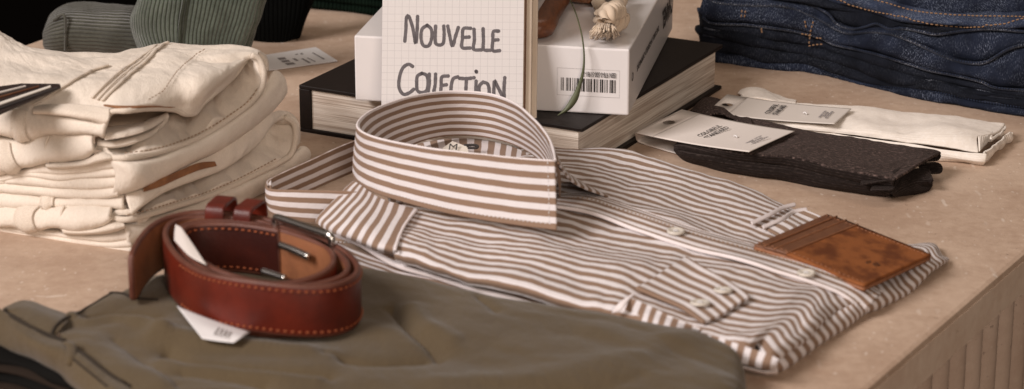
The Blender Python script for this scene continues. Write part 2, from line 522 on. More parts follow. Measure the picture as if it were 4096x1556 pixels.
M['cord_green'] = corduroy('green corduroy', (.120, .142, .112), (.052, .063, .049), .0030, 'v')
M['cord_grey'] = corduroy('grey green corduroy', (.092, .092, .074), (.043, .042, .033), .0026, 'v')
M['cord_black'] = corduroy('black corduroy', (.0028, .0032, .003), (.0022, .0024, .0022), .0034, 'v', 45, 0)
M['cord_dark'] = corduroy('deep green corduroy', (.006, .013, .008), (.003, .006, .004), .0034, 'u', 45, 0)
M['denim'] = denim('dark denim')
M['denim_light'] = denim('worn denim', (.016, .022, .041), (.30, .34, .42), .9)
M['denim_edge'] = denim('worn denim edge', (.012, .014, .021), (.34, .36, .42), 1.3, 20)
M['denim_black'] = denim('inky denim', (.0045, .0055, .009), (.12, .135, .17), .4)
M['sock_dark'] = heather('charcoal knit', (.017, .0120, .0108), (.20, .140, .125), sheen=.1)
M['sock_rib'] = heather('charcoal rib', (.011, .008, .0072), (.050, .036, .032), rib=.0020, sheen=.08)
M['sock_white'] = heather('white knit', (.80, .735, .665), (.88, .83, .78), rib=.0016, ribamt=.10, sheen=.1, bd=.00012)
M['sock_cuff'] = heather('charcoal cuff', (.010, .0075, .0068), (.045, .032, .028), rib=.0020, sheen=.08, axis=0)
M['white_cuff'] = heather('white cuff', (.80, .735, .665), (.88, .83, .78), rib=.0018, ribamt=.14, sheen=.1, axis=0, bd=.0003)
M['card'] = plain('white card', (.70, .64, .60), .6, var=.03)
M['card_dim'] = plain('grey card', (.66, .605, .56), .6, var=.03)
M['paper'] = plain('white paper', (.72, .70, .70), .6, var=.03)
M['ink'] = plain('black ink', (.035, .03, .03), .7)
M['grey_ink'] = plain('grey ink', (.22, .20, .20), .7)
M['pale_ink'] = plain('pale ink', (.40, .38, .38), .8)
M['marker'] = plain('grey marker', (.115, .102, .108), .8, var=.45, scale=330)
M['graph'] = graph_paper('graph paper')
M['pad_pages'] = pages('pad pages', (.74, .64, .53), (.55, .44, .34), 10)
M['black_cover'] = plain('black book cloth', (.012, .0080, .0068), .5, spec=.2, bump=.0002, bscale=1500)
M['pages'] = pages('book pages', (.84, .77, .69), (.42, .33, .265), 1100)
M['white_gloss'] = plain('white gloss board', (.76, .73, .73), .22, var=.015, spec=.5)
M['wood'] = wood('red brown wood', (.20, .075, .035), (.10, .036, .018), .38)
M['wood_orange'] = wood('orange wood', (.36, .15, .06), (.20, .075, .028), .4)
M['rope'] = fabric('cotton rope', (.66, .54, .42), (.45, .35, .26), twill=1800, grain=.5)
M['leaf'] = plain('olive leaf', (.095, .105, .055), .5, var=.3, scale=300)
M['belt'] = leather('red brown leather', (.130, .0140, .0052), (.075, .0085, .0038), .42, 30, .0002)
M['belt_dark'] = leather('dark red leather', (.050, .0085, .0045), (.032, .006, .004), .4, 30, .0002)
M['belt_in'] = leather('tan flesh side', (.27, .103, .043), (.20, .075, .032), .6, 60, .0004)
M['belt_edge'] = leather('burnished edge', (.13, .045, .028), (.10, .032, .02), .5, 60, .0003)
M['chrome'] = plain('polished steel', (.60, .58, .56), .24, 1.0, var=.03)
M['wallet'] = leather('mottled brown leather', (.265, .090, .028), (.125, .038, .013), .62, 60, .0005, .42, .64, .2)
M['wallet_strip'] = leather('brown leather strip', (.175, .072, .033), (.14, .055, .026), .45, 120, .0004)
M['wallet_edge'] = leather('tan leather edge', (.31, .13, .06), (.23, .09, .04), .55, 200)
M['holder'] = leather('dark brown leather', (.035, .020, .018), (.022, .013, .012), .45, 200)
M['button'] = plain('pearl button', (.62, .575, .51), .3, var=.12, scale=250)
M['shirt'] = striped('striped poplin', 'v', .0084)
M['shirt_collar'] = striped('striped collar poplin', 'v', .0072, .30)
M['shirt_cross'] = striped('striped yoke poplin', 'u', .0088)
M['shirt_cuff'] = striped('striped cuff poplin', 'u', .0085)
M['shirt_band'] = striped('striped band poplin', 'v', .0072, .1)
M['shirt_lower'] = striped('lower striped poplin', 'v', .0080, .2)
M['shirt_yoke'] = striped('yoke poplin', 'v', .0092, .1)
M['shirt_sleeve'] = striped('sleeve poplin', 'v', .0082, .4)
M['shirt_white'] = plain('white poplin', (.76, .70, .70), .85, var=.05, scale=200)
M['binding'] = plain('grey white binding', (.62, .56, .555), .85, var=.08, scale=200)
M['label'] = plain('woven label', (.74, .69, .62), .8, var=.05)

# ------------------------------------------------------------------ the setting: floor, counter
o = obj('floor', [(-6, -3, -.9), (6, -3, -.9), (6, 12, -.9), (-6, 12, -.9)], [(0, 1, 2, 3)], M['floor'], smooth=False)
o['kind'] = 'structure'

near_edge = (P(4096, 1019), P(3472, 1556)); far_edge = (P(92, 179), P(562, 10))
ed = (near_edge[0] - near_edge[1]); ed.z = 0; ed.normalize()
nrm = Vector((ed.y, -ed.x, 0))                       # out of the near long side
width = (near_edge[0] - far_edge[0]).dot(nrm)
A0 = near_edge[0] - ed * 1.0; A1 = near_edge[0] + ed * 2.2
counter = thing('shop_counter', 'pale speckled limestone counter with fluted side carrying the folded clothes', 'counter', (A0.x, A0.y, -.9))
slab('counter_top', [A0 + Vector((0, 0, -.026)), A1 + Vector((0, 0, -.026)), A1 - nrm * width + Vector((0, 0, -.026)), A0 - nrm * width + Vector((0, 0, -.026))],
     (0, 0, .026), M['stone'], counter, .0035)
slab('counter_edge_brightened', [A0 + nrm * .0002 + Vector((0, 0, -.0262)), A1 + nrm * .0002 + Vector((0, 0, -.0262)), A1 + nrm * .0005 + Vector((0, 0, -.0262)), A0 + nrm * .0005 + Vector((0, 0, -.0262))], (0, 0, .0222), M['stone_side_lit'], counter, 0)
# thin plate brightens the long edge by colour, standing in for fill light; a fluted skirt stands back below it
verts, faces, uvs = [], [], []
pitch = .0285
nfl = int(3.0 / pitch); seg = 22; k = 0
for i in range(nfl):
    for s in range(seg):
        t = s / seg
        a = A0 + ed * (i + t) * pitch - nrm * (.018 + .0150 * (1 - math.sqrt(max(0.0, 1 - (min(abs(2 * t - 1) / .74, 1.0)) ** 2))))
        verts.append(Vector((a.x, a.y, -.0262))); verts.append(Vector((a.x, a.y, -.88)))
for i in range(len(verts) // 2 - 1):
    faces.append((2 * i, 2 * i + 2, 2 * i + 3, 2 * i + 1))
obj('fluted_side', verts, faces, M['flute'], counter)

# ------------------------------------------------------------------ black art book
HB = 3.5
def rect_on(p0, p1, p2, h0):
    a, b, c = P(*p0, h0), P(*p1, h0), P(*p2, h0)
    e1 = (b - a); w = e1.length; e1.normalize(); e2 = Vector((-e1.y, e1.x, 0)); d = (c - b).dot(e2)
    return a, e1, e2, w, d
a, e1, e2, w, d = rect_on((1195, 339), (2331, 514), (2912, 180), HB)
a.z = 0
book = thing('art_book', 'thick black hardcover art book lying flat under the white book', 'book', a)
def bk(x, y, z): return a + e1 * x + e2 * y + Vector((0, 0, z * CM))
UPB = Vector((0, 0, .28 * CM))
slab('back_cover', [bk(0, 0, 0), bk(w, 0, 0), bk(w, d, 0), bk(0, d, 0)], UPB, M['black_cover'], book, .0006)
slab('front_cover', [bk(0, 0, HB - .28), bk(w, 0, HB - .28), bk(w, d, HB - .28), bk(0, d, HB - .28)], UPB, M['black_cover'], book, .0006)
slab('spine', [bk(0, 0, .281), bk(.009, 0, .281), bk(.009, d, .281), bk(0, d, .281)], Vector((0, 0, (HB - .562) * CM)), M['black_cover'], book, .0005)
slab('page_block', [bk(.0092, .0025, .282), bk(w - .0045, .0025, .282), bk(w - .0045, d - .004, .282), bk(.0092, d - .004, .282)], Vector((0, 0, (HB - .564) * CM)), M['pages'], book, 0)

# ------------------------------------------------------------------ white book
HW = 4.70
a2, g1, g2, w2, d2 = rect_on((1421, 402), (2514, 463), (2708, 119), HB + .02)
wb = thing('white_book', 'thick glossy white book with a barcode on its end and black spine lettering', 'book', a2)
def wk(x, y, z): return a2 + g1 * x + g2 * y + Vector((0, 0, z * CM))
slab('cover_block', [wk(0, 0, 0), wk(w2, 0, 0), wk(w2, d2, 0), wk(0, d2, 0)], Vector((0, 0, HW * CM)), M['white_gloss'], wb, .0012)
# barcode box on the end facing the camera (upside down, as the book lies)
def on_front(px, py):
    r = ray(px, py); n = -g2; o_ = Vector((0, 0, CAM_H * CM)); t = (wk(0, 0, 0) - o_).dot(n) / r.dot(n); q = o_ + r * t
    return ((q - a2).dot(g1), (q.z - a2.z) / CM)
fx0, fz1 = on_front(ZE[0] + 417 * .429, 629 * .429); fx1, fz0 = on_front(ZE[0] + 997 * .429, 914 * .429)
def fquad(x0, z0, x1, z1, vs, fs, lift=.00025):
    b = len(vs); vs += [wk(x0, -lift, z0), wk(x1, -lift, z0), wk(x1, -lift, z1), wk(x0, -lift, z1)]; fs.append((b, b + 1, b + 2, b + 3))
vs, fs = [], []
lw = .012
fquad(fx0, fz0, fx1, fz0 + lw * 1.2, vs, fs); fquad(fx0, fz1 - lw, fx1, fz1, vs, fs); fquad(fx0, fz0, fx0 + lw * CM, fz1, vs, fs); fquad(fx1 - lw * CM, fz0, fx1, fz1, vs, fs)
obj('barcode_frame', vs, fs, M['grey_ink'], wb, smooth=False)
vs, fs = [], []
bars = [(452, 5), (463, 4), (474, 6), (501, 5), (512, 10), (533, 11), (560, 4), (577, 4), (590, 4), (603, 14), (624, 11), (641, 5), (654, 20), (686, 5), (699, 5), (708, 4), (718, 5), (729, 12), (757, 15), (783, 5), (794, 4), (815, 10), (831, 15), (857, 5), (871, 4), (883, 5), (905, 9), (920, 17), (944, 5), (955, 6)]
fw = (fx1 - fx0) / 580
for (bx, bw) in bars:
    xx = fx0 + (bx - 417) * fw
    fquad(xx, fz0 + (fz1 - fz0) * .17, xx + bw * fw, fz0 + (fz1 - fz0) * .65, vs, fs)
obj('barcode', vs, fs, M['ink'], wb, smooth=False)
cxb = fx0 + (fx1 - fx0) * .68
text('isbn_lettering', 'ISBN 978-0-500-51981-3', .0052, wk(cxb, -.0003, fz0 + (fz1 - fz0) * .83), -g1, Vector((0, 0, -1)), M['ink'], wb, fit=(fx1 - fx0) * .52)
# spine lettering on the right side, upside down
zm = HW * .52
sd = Vector((g1.x, g1.y, 0))
def wspine(y, z): return a2 + g1 * (w2 + .0003) + g2 * y + Vector((0, 0, z * CM))
text('spine_title', 'CHANEL', .020, wspine(d2 * .855, zm * .98), -g2, Vector((0, 0, -1)), M['ink'], wb, bold=.0004, fit=d2 * .255)
text('spine_subtitle', 'THE KARL LAGERFELD CAMPAIGNS', .0064, wspine(d2 * .395, zm * .98), -g2, Vector((0, 0, -1)), M['ink'], wb, fit=d2 * .49)
text('spine_mark', 'O', .009, wspine(d2 * .06, zm), -g2, Vector((0, 0, -1)), M['ink'], wb)

# ------------------------------------------------------------------ graph paper notepad with handwriting, leaning on the white book
# plane: just in front of the white book's end, leaning back against it
nd = .0135
def pad_basis():
    yb = (P(1800, 440, HB + .02).y)
    base_c = wk(.075, -.036, 0)
    side = (g1 * .985 + Vector((0, 0, 0))).normalized()
    up = (Vector((0, 0, 1)) + g2 * .30).normalized()
    return base_c, side, up
bc, ps, pu = pad_basis()
pn = ps.cross(pu).normalized()      # points toward the camera?  fix sign
if pn.dot(Vector((0, -1, 0))) < 0: pn = -pn
def pad_hit(px, py):
    r = ray(px, py); o_ = Vector((0, 0, CAM_H * CM)); t = (bc - o_).dot(pn) / r.dot(pn); return o_ + r * t
q00 = pad_hit(1515, 430); q01 = pad_hit(1541, 0); q10 = pad_hit(2083, 440); q11 = pad_hit(2104, 0)
xd = ((q10 - q00) + (q11 - q01)).normalized()
ydv = (q01 - q00); ydv = (ydv - xd * ydv.dot(xd)).normalized()
pw = ((q10 - q00).dot(xd) + (q11 - q01).dot(xd)) / 2
org = q00 + ((q01 - q00) - ydv * (q01 - q00).length) * .5
low = -.0145
for _ in range(40):      # slide the foot down to the black cover
    if (org + ydv * low).z < HB * CM + .0006: low += .0005
ph = .150
pad = thing('notepad', 'open graph paper notepad with handwritten words standing behind the collar', 'notepad', org + ydv * low)
def pp(x, y, z=0): return org + xd * x + ydv * (low + y) + pn * z
def padq(px, py):
    q = pad_hit(px, py) - (org + ydv * low); return q.dot(xd), q.dot(ydv)
vs = []; uvs = []
for j in range(2):
    for i in range(2):
        vs.append(pp(pw * i, ph * j, .0002)); uvs.append((pw * i + .0012, ph * j))
obj('front_page', vs, [(0, 1, 3, 2)], M['graph'], pad, uvs, False)
def box_from(name, x0, x1, z0, z1, mat, y0=0, y1=None, bev=.0005):
    y1 = ph if y1 is None else y1
    return slab(name, [pp(x0, y0, z0), pp(x1, y0, z0), pp(x1, y0, z1), pp(x0, y0, z1)], ydv * (y1 - y0), mat, pad, bev)
box_from('page_block', 0, pw, -.0045, 0, M['pad_pages'])
box_from('folded_pages', .004, pw + .0045, -.0102, -.0055, M['pad_pages'])
box_from('back_board', .002, pw + .0075, -.0135, -.0112, M['pad_pages'])
box_from('binding', .003, pw + .001, -.0054, -.0046, M['wallet_strip'])
# lettering strokes, photo shapes
HWR = [
 [(672,235),(678,170),(682,100),(690,88),(715,150),(735,250),(742,180),(745,95)],
 [(800,145),(772,165),(765,220),(780,262),(808,262),(826,215),(822,165),(800,145)],
 [(848,150),(846,200),(850,250),(872,258),(890,250),(897,200),(895,150)],
 [(918,150),(928,200),(945,265),(960,215),(978,158)],
 [(1048,162),(1008,164),(1002,220),(1000,272),(1045,275)], [(1002,215),(1040,212)],
 [(1068,168),(1070,230),(1066,282),(1110,286)],
 [(1120,165),(1122,230),(1124,284),(1160,288)],
 [(1208,178),(1180,180),(1176,230),(1176,290),(1214,290)], [(1178,230),(1205,228)],
 [(716,380),(695,368),(664,385),(642,440),(640,505),(665,540),(700,530),(722,512)],
 [(770,420),(745,435),(740,480),(745,520),(768,530),(795,520),(805,470),(795,430),(770,420)],
 [(812,425),(812,480),(808,540),(835,545)], [(848,425),(846,480),(840,545),(880,548)],
 [(920,435),(885,440),(880,490),(875,560)], [(880,490),(910,485)],
 [(975,440),(950,450),(938,490),(938,540),(950,560)],
 [(985,448),(1025,450),(1068,445)], [(1025,450),(1022,500),(1020,560)],
 [(1080,465),(1078,520),(1076,560)], [(1080,408),(1082,412)],
 [(1120,470),(1100,490),(1098,540),(1105,565)], [(1120,470),(1145,480),(1155,520),(1152,565)],
 [(1180,560),(1182,500),(1186,462),(1200,490),(1225,540),(1238,570),(1240,500),(1244,445)],
]
vs, fs = [], []
hw = .0013
for li, st in enumerate(HWR):
    pts = [Vector((*padq(Z2[0] + x * Z2[2], Z2[1] + y * Z2[2]), 0)) for x, y in st]
    n = max(4, len(pts) * 6)
    sm = cr(pts, n)
    lift = .00026 + li * .000003
    for i, p in enumerate(sm):
        t = (sm[min(i + 1, n)] - sm[max(i - 1, 0)]); t = t.normalized() if t.length > 0 else Vector((1, 0, 0))
        s = Vector((-t.y, t.x, 0)) * hw * (.92 + .16 * noise.noise(Vector((i * .4, li, 3))))
        vs += [pp(p.x + s.x, p.y + s.y, lift), pp(p.x - s.x, p.y - s.y, lift)]
        if i: 
            b = len(vs); fs.append((b - 4, b - 2, b - 1, b - 3))
    for e in (0, n):     # round ends
        b = len(vs); c = sm[e]
        vs.append(pp(c.x, c.y, lift + .000001))
        for k in range(10): vs.append(pp(c.x + hw * math.cos(k * math.pi / 5), c.y + hw * math.sin(k * math.pi / 5), lift + .000001))
        for k in range(10): fs.append((b, b + 1 + k, b + 1 + (k + 1) % 10))
obj('handwriting', vs, fs, M['marker'], pad, smooth=False)

# ------------------------------------------------------------------ wooden link, bead, rope and leaf on the white book
HT = HB + .02 + HW
lk = zp(ZE, [(262, 262), (330, 150), (420, 10), (500, -130), (430, -230), (300, -230), (170, -120), (60, 60), (40, 190), (140, 262)], HT + .75)
link = tube('wooden_link', lk, .0085, M['wood'], n=90, k=8, closed=True, flat=.85, smooth=True)
tag(link, 'red brown wooden ring piece lying on the white book behind the notepad', 'wooden link')
bead_c = P(ZE[0] + 690 * .429, -58, HT + 1.2)
bm = bmesh.new(); bmesh.ops.create_uvsphere(bm, u_segments=40, v_segments=24, radius=1)
for v in bm.verts: v.co = Vector((v.co.x * .0235, v.co.y * .0235, v.co.z * .012)) + bead_c
bead = from_bm('wooden_bead', bm, M['wood_orange'], smooth=True)
tag(bead, 'orange brown wooden bead above the rope knot on the white book', 'bead')
rope = thing('rope_tassel', 'cream cotton rope knotted into a frayed tassel on the white book', 'rope', P(ZE[0] + 850 * .429, 300 * .429, HT))
def twist_rope(name, path, r, parent, turns, strands=3, n=80):
    base = cr(path, n)
    vs, fs = [], []
    for s in range(strands):
        b0 = len(vs)
        for i, p in enumerate(base):
            t = (base[min(i + 1, n)] - base[max(i - 1, 0)]).normalized()
            sx = t.cross(Vector((0, 0, 1))); sx = sx.normalized() if sx.length > 1e-4 else Vector((1, 0, 0)); sy = sx.cross(t)
            an = 2 * math.pi * (turns * i / n + s / strands)
            c = p + (sx * math.cos(an) + sy * math.sin(an)) * r * .45
            for k in range(8):
                q = k * math.pi / 4; vs.append(c + (sx * math.cos(q) + sy * math.sin(q)) * r * .56)
        for i in range(n):
            for k in range(8):
                fs.append((b0 + i * 8 + k, b0 + i * 8 + (k + 1) % 8, b0 + (i + 1) * 8 + (k + 1) % 8, b0 + (i + 1) * 8 + k))
    return obj(name, vs, fs, M['rope'], parent)
twist_rope('rope', zp(ZE, [(1030, -60, HT + 1.0), (1010, 0, HT + .9), (985, 60, HT + .8), (960, 110, HT + .8)], 0), .0052, rope, 2.2)
twist_rope('rope', zp(ZE, [(770, -40, HT + .6), (800, 20, HT + .6), (830, 80, HT + .6), (870, 140, HT + .6)], 0), .0050, rope, 2.0)
twist_rope('knot', zp(ZE, [(975, 70, HT + .7), (940, 92, HT + 1.4), (870, 112, HT + 1.4), (832, 165, HT + 1.0), (858, 218, HT + .7), (930, 232, HT + .8), (1000, 200, HT + .9), (1008, 145, HT + 1.2), (960, 108, HT + 1.7), (895, 140, HT + 1.9), (872, 205, HT + 1.5)], 0), .0066, rope, 6, n=160)
vs, fs = [], []
rnd = random.Random(4)
for s in range(110):      # frayed ends
    x0, y0 = 850 + rnd.uniform(-45, 85), 220 + rnd.uniform(-18, 22)
    ex = x0 + (x0 - 860) * .9 + rnd.uniform(-30, 30) - 30; ey = y0 + rnd.uniform(85, 130)
    hh = rnd.uniform(.15, 1.25)
    path = cr(zp(ZE, [(x0, y0, HT + hh * .8 + .35), ((x0 + ex) / 2 + rnd.uniform(-8, 8), (y0 + ey) / 2, HT + hh + .1), (ex, ey, HT + max(.12, hh * .55))]), 8)
    for i, p in enumerate(path):
        t = (path[min(i + 1, 8)] - path[max(i - 1, 0)]).normalized(); sx = t.cross(Vector((0, 0, 1))).normalized(); sy = sx.cross(t)
        for k in range(5): vs.append(p + (sx * math.cos(k * 1.2566) + sy * math.sin(k * 1.2566)) * .0006 * (1 + .4 * math.sin(i * 2.1 + s)))
    b = len(vs) - 45
    for i in range(8):
        for k in range(5): fs.append((b + i * 5 + k, b + i * 5 + (k + 1) % 5, b + (i + 1) * 5 + (k + 1) % 5, b + (i + 1) * 5 + k))
    fs.append(tuple(b + 40 + k for k in range(5)))
obj('tassel', vs, fs, M['rope'], rope)
# leaf blade hanging over the edge
front_y = (wk(w2 * .75, 0, 0)).y / CM
lp = [(1612, -10, 5.0, 7), (1640, 50, 3.0, 7), (1664, 120, 1.2, 7), (1688, 220, -.5, 8), (1698, 320, -.9, 9), (1692, 410, -1.0, 14), (1668, 500, -1.1, 24), (1640, 570, -1.2, 40), (1600, 625, -1.3, 30), (1545, 662, -1.4, 3)]
L1, L2, L3 = [], [], []
for (x, y, push, wd) in lp:
    X, Y = Z2[0] + x * Z2[2], Z2[1] + y * Z2[2]; ww = wd * Z2[2] / 2
    L1.append(PY(X - ww, Y - ww * .3, front_y + push)); L3.append(PY(X + ww, Y + ww * .3, front_y + push)); L2.append(PY(X, Y, front_y + push - .12))
leaf = loft('leaf_blade', [L1, L2, L3], M['leaf'], None, 60, 6, .0004)
tag(leaf, 'thin green leaf blade hanging down over the barcode of the white book', 'leaf')

# ------------------------------------------------------------------ cream jeans
BASE_J = [(-200, 890), (0, 920), (531, 1004), (1240, 690), (1500, 575)]
g_cream = 'cream jeans folded in a stack'
HTOP = 9.2
jt = thing('folded_jeans', 'upper cream denim jeans of the stack with open waistband and card holder on top', 'jeans', W(440, 800, BASE_J), g_cream)
def jw(z, pts, push=0.0): return zw(z, pts, BASE_J, push)
r1 = zp(ZA, [(-250, -40), (-60, -30), (0, -2), (60, 30), (130, 62), (190, 82), (320, 102), (600, 120), (830, 128), (960, 100), (1180, 62), (1320, 70), (1490, 82), (1690, 95), (1800, 108), (1850, 125)], HTOP)
r0 = zp(ZA, [(-250, 0), (-60, 10), (0, 35), (60, 65), (130, 95), (190, 112), (320, 130), (600, 150), (830, 158), (960, 130), (1180, 92), (1320, 100), (1490, 112), (1690, 122), (1800, 130), (1850, 140)], 7.2)
r2 = zp(ZA, [(-250, 190), (0, 190), (150, 200), (300, 210), (600, 215), (900, 205), (1050, 170), (1220, 150), (1400, 160), (1600, 165), (1740, 150), (1830, 135)], HTOP + .15)
r3 = zp(ZA, [(-250, 400), (0, 380), (150, 370), (320, 375), (600, 370), (900, 370), (1100, 350), (1250, 340), (1420, 350), (1560, 290), (1680, 200), (1790, 140)], HTOP)
r4 = jw(ZA, [(-250, 640, .3), (0, 560, .2), (200, 525, .2), (450, 535, .2), (740, 585, .2), (800, 525, .3), (900, 520, .5), (1050, 503, .8), (1250, 512, 1.0), (1320, 540, .6), (1385, 535, .6), (1440, 470, 1.0), (1580, 350, 1.8), (1680, 255, 2.4), (1740, 175, 2.8), (1790, 145, 3.0)])
top_cloth = loft('top_panel', [r0, r1, r2, r3, r4], M['cream'], jt, 150, 60, .0028, wr=[(3.2, .16, .34, 1), (1.9, .45, .7, 2), (.6, 1.4, 1.6, 3)])
q0 = jw(ZB, [(-210, 790, .3), (-120, 850), (0, 852), (200, 822), (400, 762), (560, 692), (750, 572), (900, 452), (978, 345), (990, 240), (955, 150, .6), (900, 122, 1.2)])
q1 = jw(ZB, [(-210, 770, 2), (-120, 790, 2), (0, 770, 2), (200, 740, 2), (380, 670, 2), (540, 590, 2), (700, 480, 2), (820, 360, 2), (900, 260, 2), (935, 190, 2), (915, 145, 2.2), (870, 128, 2.6)])
q2 = jw(ZB, [(-210, 730, 5), (-120, 720, 5), (0, 680, 5), (220, 620, 5), (400, 550, 5), (520, 480, 5), (650, 360, 5), (760, 260, 5), (830, 200, 5), (885, 160, 4.5), (880, 140, 4), (850, 125, 4)])
loft('inner_back', [q0, q1, q2], M['cream'], jt, 110, 24, .0042, wr=[(8.0, .55, .12, 5), (2.5, 1.3, .4, 6)])
# outer face of the right hand turn
t1_ = jw(ZB, [(905, 112, 1.6), (955, 120, 1.3), (985, 150, 1.0), (1003, 195, .7), (1006, 240, .5)])
t2_ = jw(ZB, [(890, 112, 3.2), (950, 112, 3.4), (990, 130, 3.4), (1008, 180, 3.2), (1012, 236, 3.0)])
loft('fold_end', [t1_, t2_], M['cream_seam'], jt, 24, 8, .003)
band('waistband', jw(ZA, [(-250, 620), (0, 560), (120, 522), (230, 530), (440, 548), (600, 562), (735, 592), (778, 530)]),
     jw(ZA, [(-250, 720), (0, 695), (100, 718), (220, 728), (330, 695), (500, 692), (620, 688), (690, 705), (745, 728)]), M['cream'], jt, .55, 1.2, 80, 16, .003, wr=[(1.8, .35, .4, 8), (.5, 1.2, 1.2, 9)])
loft('waistband_flap', [jw(ZA, [(240, 505, .3), (330, 480, .3), (480, 478, .3), (640, 485, .3), (785, 505, .2)]), jw(ZA, [(235, 528, -.5), (330, 525, -.7), (480, 540, -.7), (640, 562, -.7), (778, 590, -.5)]),
      jw(ZA, [(245, 540, -.4), (330, 540, -.6), (480, 552, -.6), (640, 585, -.5), (745, 612, -.3)])], M['cream_seam'], jt, 50, 10, .0024, wr=[(1.0, .8, .8, 4)])
loft('fly_facing', [jw(ZA, [(745, 728, 0), (850, 718, .3), (1000, 682, .8), (1130, 612, 1.4), (1200, 555, 2)]), jw(ZA, [(748, 705, 0), (850, 690, .4), (1000, 655, 1), (1130, 592, 1.6), (1200, 548, 2.4)]),
      jw(ZA, [(755, 650, 3), (850, 640, 4), (1000, 620, 5), (1130, 580, 5), (1200, 545, 5)])], M['cream'], jt, 50, 10, .0035)
loft('fly_facing', [jw(ZA, [(690, 775, .2), (800, 785, .5), (950, 755, 1), (1100, 690, 1.5), (1195, 575, 2.2)]), jw(ZA, [(690, 750, .3), (800, 760, .7), (950, 732, 1.2), (1100, 665, 1.8), (1195, 560, 2.6)]),
      jw(ZA, [(690, 720, 4), (800, 730, 5), (950, 705, 5), (1100, 640, 5), (1195, 555, 5)])], M['cream'], jt, 50, 10, .003)
band('waistband', jw(ZA, [(-250, 740), (0, 728), (60, 732), (220, 738), (340, 698), (500, 698), (650, 690), (665, 700)]),
     jw(ZA, [(-250, 965), (0, 982), (150, 945), (230, 932), (340, 895), (500, 892), (620, 870), (690, 800)]), M['cream'], jt, .7, 1.2, 80, 18, .003, wr=[(2.2, .35, .3, 11), (.5, 1.2, 1.2, 12)])
loft('leather_patch', [jw(ZA, [(735, 480, .2), (850, 486, .4), (1000, 488, .7), (1250, 490, .9)]), jw(ZA, [(735, 484, -.05), (850, 508, .2), (900, 516, .35), (1000, 500, .5), (1250, 500, .7)])], M['patch'], jt, 30, 5, .001)
# leg turned under: layered front edge and smooth rolled side
ls = [[(-100, 330), (0, 300), (200, 262), (350, 222), (550, 205), (750, 190), (870, 178), (930, 190)],
      [(-100, 340), (0, 318), (200, 275), (350, 272), (500, 290), (700, 272), (860, 238), (930, 235)],
      [(-100, 350), (0, 335), (200, 290), (450, 325), (700, 305), (900, 305), (940, 305)],
      [(-100, 345), (0, 352), (250, 372), (500, 398), (800, 402), (935, 375)],
      [(-100, 425), (0, 430), (250, 450), (550, 470), (800, 472), (935, 455)]]
for k in range(4):
    band('leg_layer', jw(ZC, ls[k], .15), jw(ZC, ls[k + 1], .15), M['cream'], jt, .22, 1.5, 60, 10, .0025, wr=[(.8, .5, .5, 20 + k)])
m0 = jw(FULL, [(400, 648, .9), (500, 655, .5), (600, 640, .5), (720, 590, .5), (820, 545, .5), (925, 478, .5), (1010, 410, .6), (1062, 340, .9), (1085, 290, 1.2), (1110, 290, 1.6)])
m1 = jw(FULL, [(436, 640, -.1), (510, 660, -.4), (610, 648, -.5), (720, 610, -.6), (830, 560, -.6), (935, 490, -.5), (1030, 412, -.3), (1090, 345, .2), (1120, 310, .8), (1135, 320, 1.2)])
m2 = jw(FULL, [(462, 690, -.25), (540, 695, -.6), (620, 690, -.7), (730, 640, -.8), (840, 583, -.8), (950, 515, -.7), (1045, 432, -.5), (1105, 370, .1), (1135, 335, .6), (1143, 345, .8)])
m3 = jw(FULL, [(450, 765, -.15), (560, 735, -.5), (650, 695, -.6), (753, 642, -.6), (870, 585, -.5), (975, 520, -.4), (1060, 450, -.2), (1115, 395, .2), (1138, 365, .6), (1145, 358, .8)])
m4 = jw(FULL, [(420, 792, .8), (560, 748, .6), (650, 708, .6), (753, 655, .6), (870, 600, .6), (975, 535, .6), (1060, 465, .8), (1112, 410, 1.0), (1135, 380, 1.2), (1142, 370, 1.4)])
loft('leg', [m0, m1, m2, m3, m4], M['cream'], jt, 90, 24, .003, wr=[(1.2, .25, .5, 14), (.3, 1.5, 1.5, 15)])
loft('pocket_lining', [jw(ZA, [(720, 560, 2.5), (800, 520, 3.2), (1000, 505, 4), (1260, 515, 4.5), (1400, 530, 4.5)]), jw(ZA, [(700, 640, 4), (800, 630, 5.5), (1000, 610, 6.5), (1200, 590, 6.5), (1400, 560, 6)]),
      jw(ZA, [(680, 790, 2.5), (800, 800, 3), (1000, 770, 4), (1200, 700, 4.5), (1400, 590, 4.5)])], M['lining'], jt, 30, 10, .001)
# belt loop, raised seams, bound edges
def lip(pts, par, r=.0019): return tube('bound_edge', pts, r, M['cream_seam'], par, n=120, k=8)
lip([p + Vector((0, -.0010, 0)) for p in r4[4:]], jt); lip([p + Vector((0, -.0012, 0)) for p in q0[1:]], jt, .0021)
def seamline(z, pts, h, r=.0017, par=None, name='seam', mat=None):
    return tube(name, drape(top_cloth, z, dense(pts, 40), .0013), r, mat or M['cream_seam'], par or jt, n=90, k=8, flat=.7)
seamline(ZA, [(700, 462), (797, 362), (903, 270), (1008, 190), (1088, 122), (1148, 76)], 0, .0009)
seamline(ZA, [(735, 468), (830, 375), (940, 275), (1040, 190), (1110, 120), (1170, 72), (1200, 62)], 0, .0013)
seamline(ZA, [(660, 450), (760, 350), (860, 265), (970, 190), (1060, 125), (1120, 80)], 0, .0010)
seamline(ZA, [(250, 490), (340, 440), (440, 380), (560, 310), (680, 250), (775, 220)], 0, .0013)
dashes('stitching', drape(top_cloth, ZA, dense([(1050, 470), (1150, 395), (1246, 290), (1310, 225), (1400, 150), (1470, 105)]), .0017), M['thread'], jt, .0036, .0024, .00035)
dashes('stitching', jw(ZB, [(0, 822, -.35), (200, 795, -.35), (400, 735, -.35), (560, 665, -.35), (750, 548, -.35), (890, 440, -.35), (950, 350, -.35)]), M['thread'], jt, .0036, .0024, .0004)
